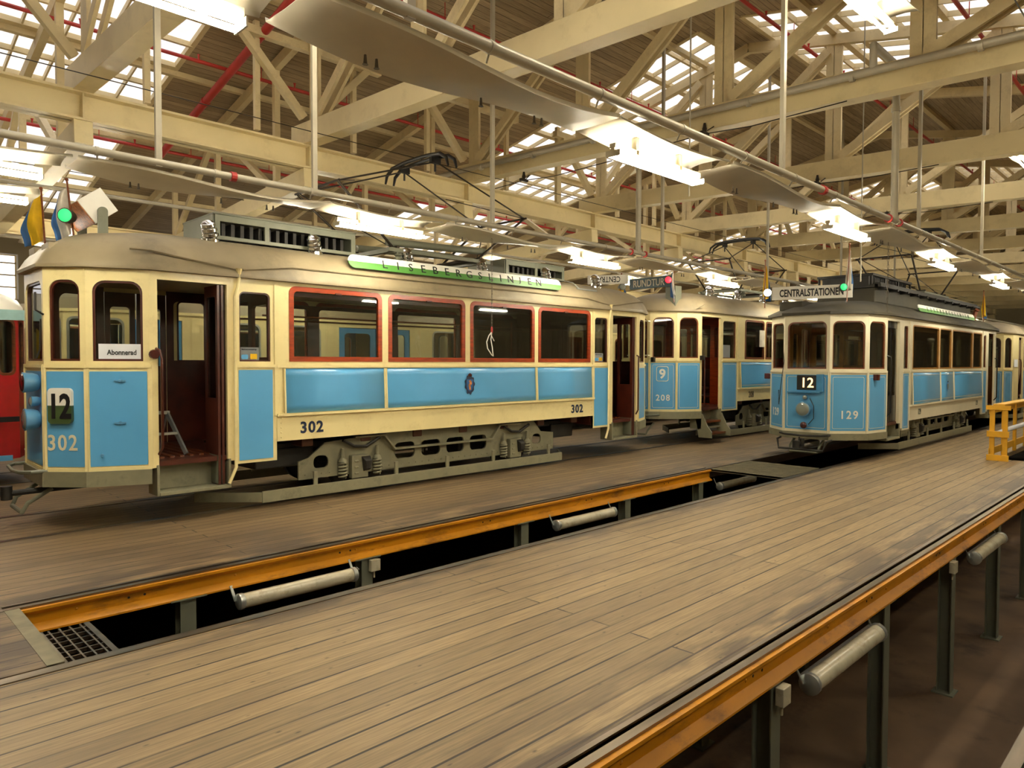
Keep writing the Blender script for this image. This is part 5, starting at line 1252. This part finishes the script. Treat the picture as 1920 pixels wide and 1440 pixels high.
# pit ends
b = MB(); b.box(1.06, 1.16, 5.32, 6.72, -.16, .004); b.build('pit_end_beam', 'grating', None, label='beige steel sill across the left end of the small pit', cat='beam')
def grating(x0, x1, y0, y1, z, step, lab, m='grating'):
    g = MB(); x = x0
    while x < x1: g.box(x, x+.012, y0, y1, z-.03, z); x += step
    y = y0
    while y < y1: g.box(x0, x1, y, y+.012, z-.028, z-.002); y += step*1.6
    g.box(x0, x0+.04, y0, y1, z-.04, z+.002); g.box(x1-.04, x1, y0, y1, z-.04, z+.002)
    return g.build('floor_grating', m, None, label=lab, cat='grating')
grating(1.17, 1.52, 5.33, 6.2, -.06, .07, 'small dark grating at the left end of the small pit', 'steel')
grating(11.86, 13.4, 5.33, 6.71, 0, .04, 'beige steel grating at the far end of the small pit')
# support posts and junction boxes
def post(x, y, lab, wd=.14):
    p = MB(); zt = -.205
    p.box(x-wd/2, x+wd/2, y-.07, y-.06, -1.8, zt); p.box(x-wd/2, x+wd/2, y+.06, y+.07, -1.8, zt); p.box(x-.005, x+.005, y-.06, y+.06, -1.8, zt); p.box(x-.16, x+.16, y-.1, y+.1, -.215, -.203); p.box(x-.12, x+.12, y-.11, y+.11, -1.8, -1.785)
    p.build('support_post', 'greypaint', None, origin=(x, y, -1.8), label=lab, cat='post', group='pit support posts')
for k, x in enumerate((2.45, 4.38, 6.9, 9.26, 11.5)): post(x, 6.76, '%s grey steel post under the far rail of the small pit, counted from the left' % ORD[k])
for k, x in enumerate((2.4, 4.68, 6.95, 9.2, 11.5, 13.8, 16.1)): post(x, 2.2, '%s grey steel post under the rail of the big pit, counted from the left' % ORD[k])
for k, x in enumerate((4.6, 6.9, 9.2)): post(x, .68, '%s grey steel post below the nearest rail, counted from the left' % ORD[k])
for k, (x, y) in enumerate(((6.2, 3.6), (8.6, 3.6), (11.0, 3.6))): post(x, y, '%s grey post deeper under the walkway boards' % ORD[k])
for (x, y, lab) in ((4.45, 6.66, 'white junction box on a post in the small pit'), (4.68, 2.09, 'white junction box under the rail of the big pit'), (9.0, 2.1, 'grey clamp on the post by the farther lamp of the big pit')):
    p = MB(); p.box(x-.06, x+.06, y-.04, y+.02, -.36, -.23); p.tube([(x, y, -.36), (x, y, -.44)], .012, 6); p.build('junction_box', 'pitglass', None, label=lab, cat='electrical box', bevel=.006)
def pit_lamp(x0, x1, y, z, lab):
    T = empty('pit_lamp', (x0, y, z), label=lab, cat='lamp', group='unlit pit lamps'); L = x1-x0
    m = MB(); m.lathe((.05, 0, 0), (1,0,0), [(0, .07), (L-.1, .07)], 16); m.build('lamp_cover', 'pitglass', T, smooth=True)
    m = MB()
    for x in (0, L-.06): m.lathe((x, 0, 0), (1,0,0), [(0, .06), (.01, .078), (.05, .078), (.06, .07)], 16)
    m.box(.02, L-.02, .03, .075, -.04, .05); m.build('lamp_housing', 'galv', T, smooth=True)
    m = MB(); m.bar((0, .04, .0), (-.02, .1, .14), .03, .008); m.build('lamp_bracket', 'galv', T)
    m = MB(); m.bar((L, .04, .0), (L-.02, .1, .14), .03, .008); m.tube([(L+.0, 0, .02), (L+.03, -.02, .05), (L+.01, 0, .07)], .006, 5); m.build('lamp_bracket', 'galv', T)
for k, (a, b_) in enumerate(((2.86, 4.16), (7.4, 8.75), (11.95, 13.3))): pit_lamp(a, b_, 6.58, -.32, '%s unlit tubular lamp hanging in the small pit, counted from the left' % ORD[k])
for k, (a, b_) in enumerate(((5.05, 6.5), (9.75, 11.2))): pit_lamp(a, b_, 2.06, -.34, '%s unlit tubular lamp under the rail of the big pit, counted from the left' % ORD[k])
# yellow wooden barrier round the floor opening at right
Bx, By = 17.05, 3.42
B = empty('barrier', (Bx, By, 0), label='yellow painted wooden barrier with pale rail at right border', cat='barrier')
m = MB()
for y in (-.04, -.26): m.box(0, .035, y-.09, y, 0, 1.05)
m.box(-.02, .02, -.40, .02, 1.03, 1.12); m.box(-.03, 0, -.38, .0, .48, .60) ; m.box(-.03, 0, -.38, .0, .0, .12); m.build('end_frame', 'gateyellow', B, bevel=.004)
m = MB(); m.box(-.02, 3.6, -.30, -.10, 1.12, 1.15); m.box(0, 3.6, -.06, -.03, .95, 1.08); m.build('top_rail', 'gateyellow', B, bevel=.004)
for x in (1.15, 2.3, 3.5):
    m = MB(); m.box(x, x+.1, -.09, -.03, 0, 1.1); m.build('barrier_post', 'gateyellow', B, bevel=.004)
m = MB(); m.box(0, 3.6, -.06, -.03, .1, .24); m.build('bottom_rail', 'gateyellow', B, bevel=.004)
m = MB(); m.tube([(.05, -.12, .52), (1.2, -.12, .55), (3.6, -.12, .56)], .05, 10); m.build('padded_rail', 'paper', B, smooth=True)
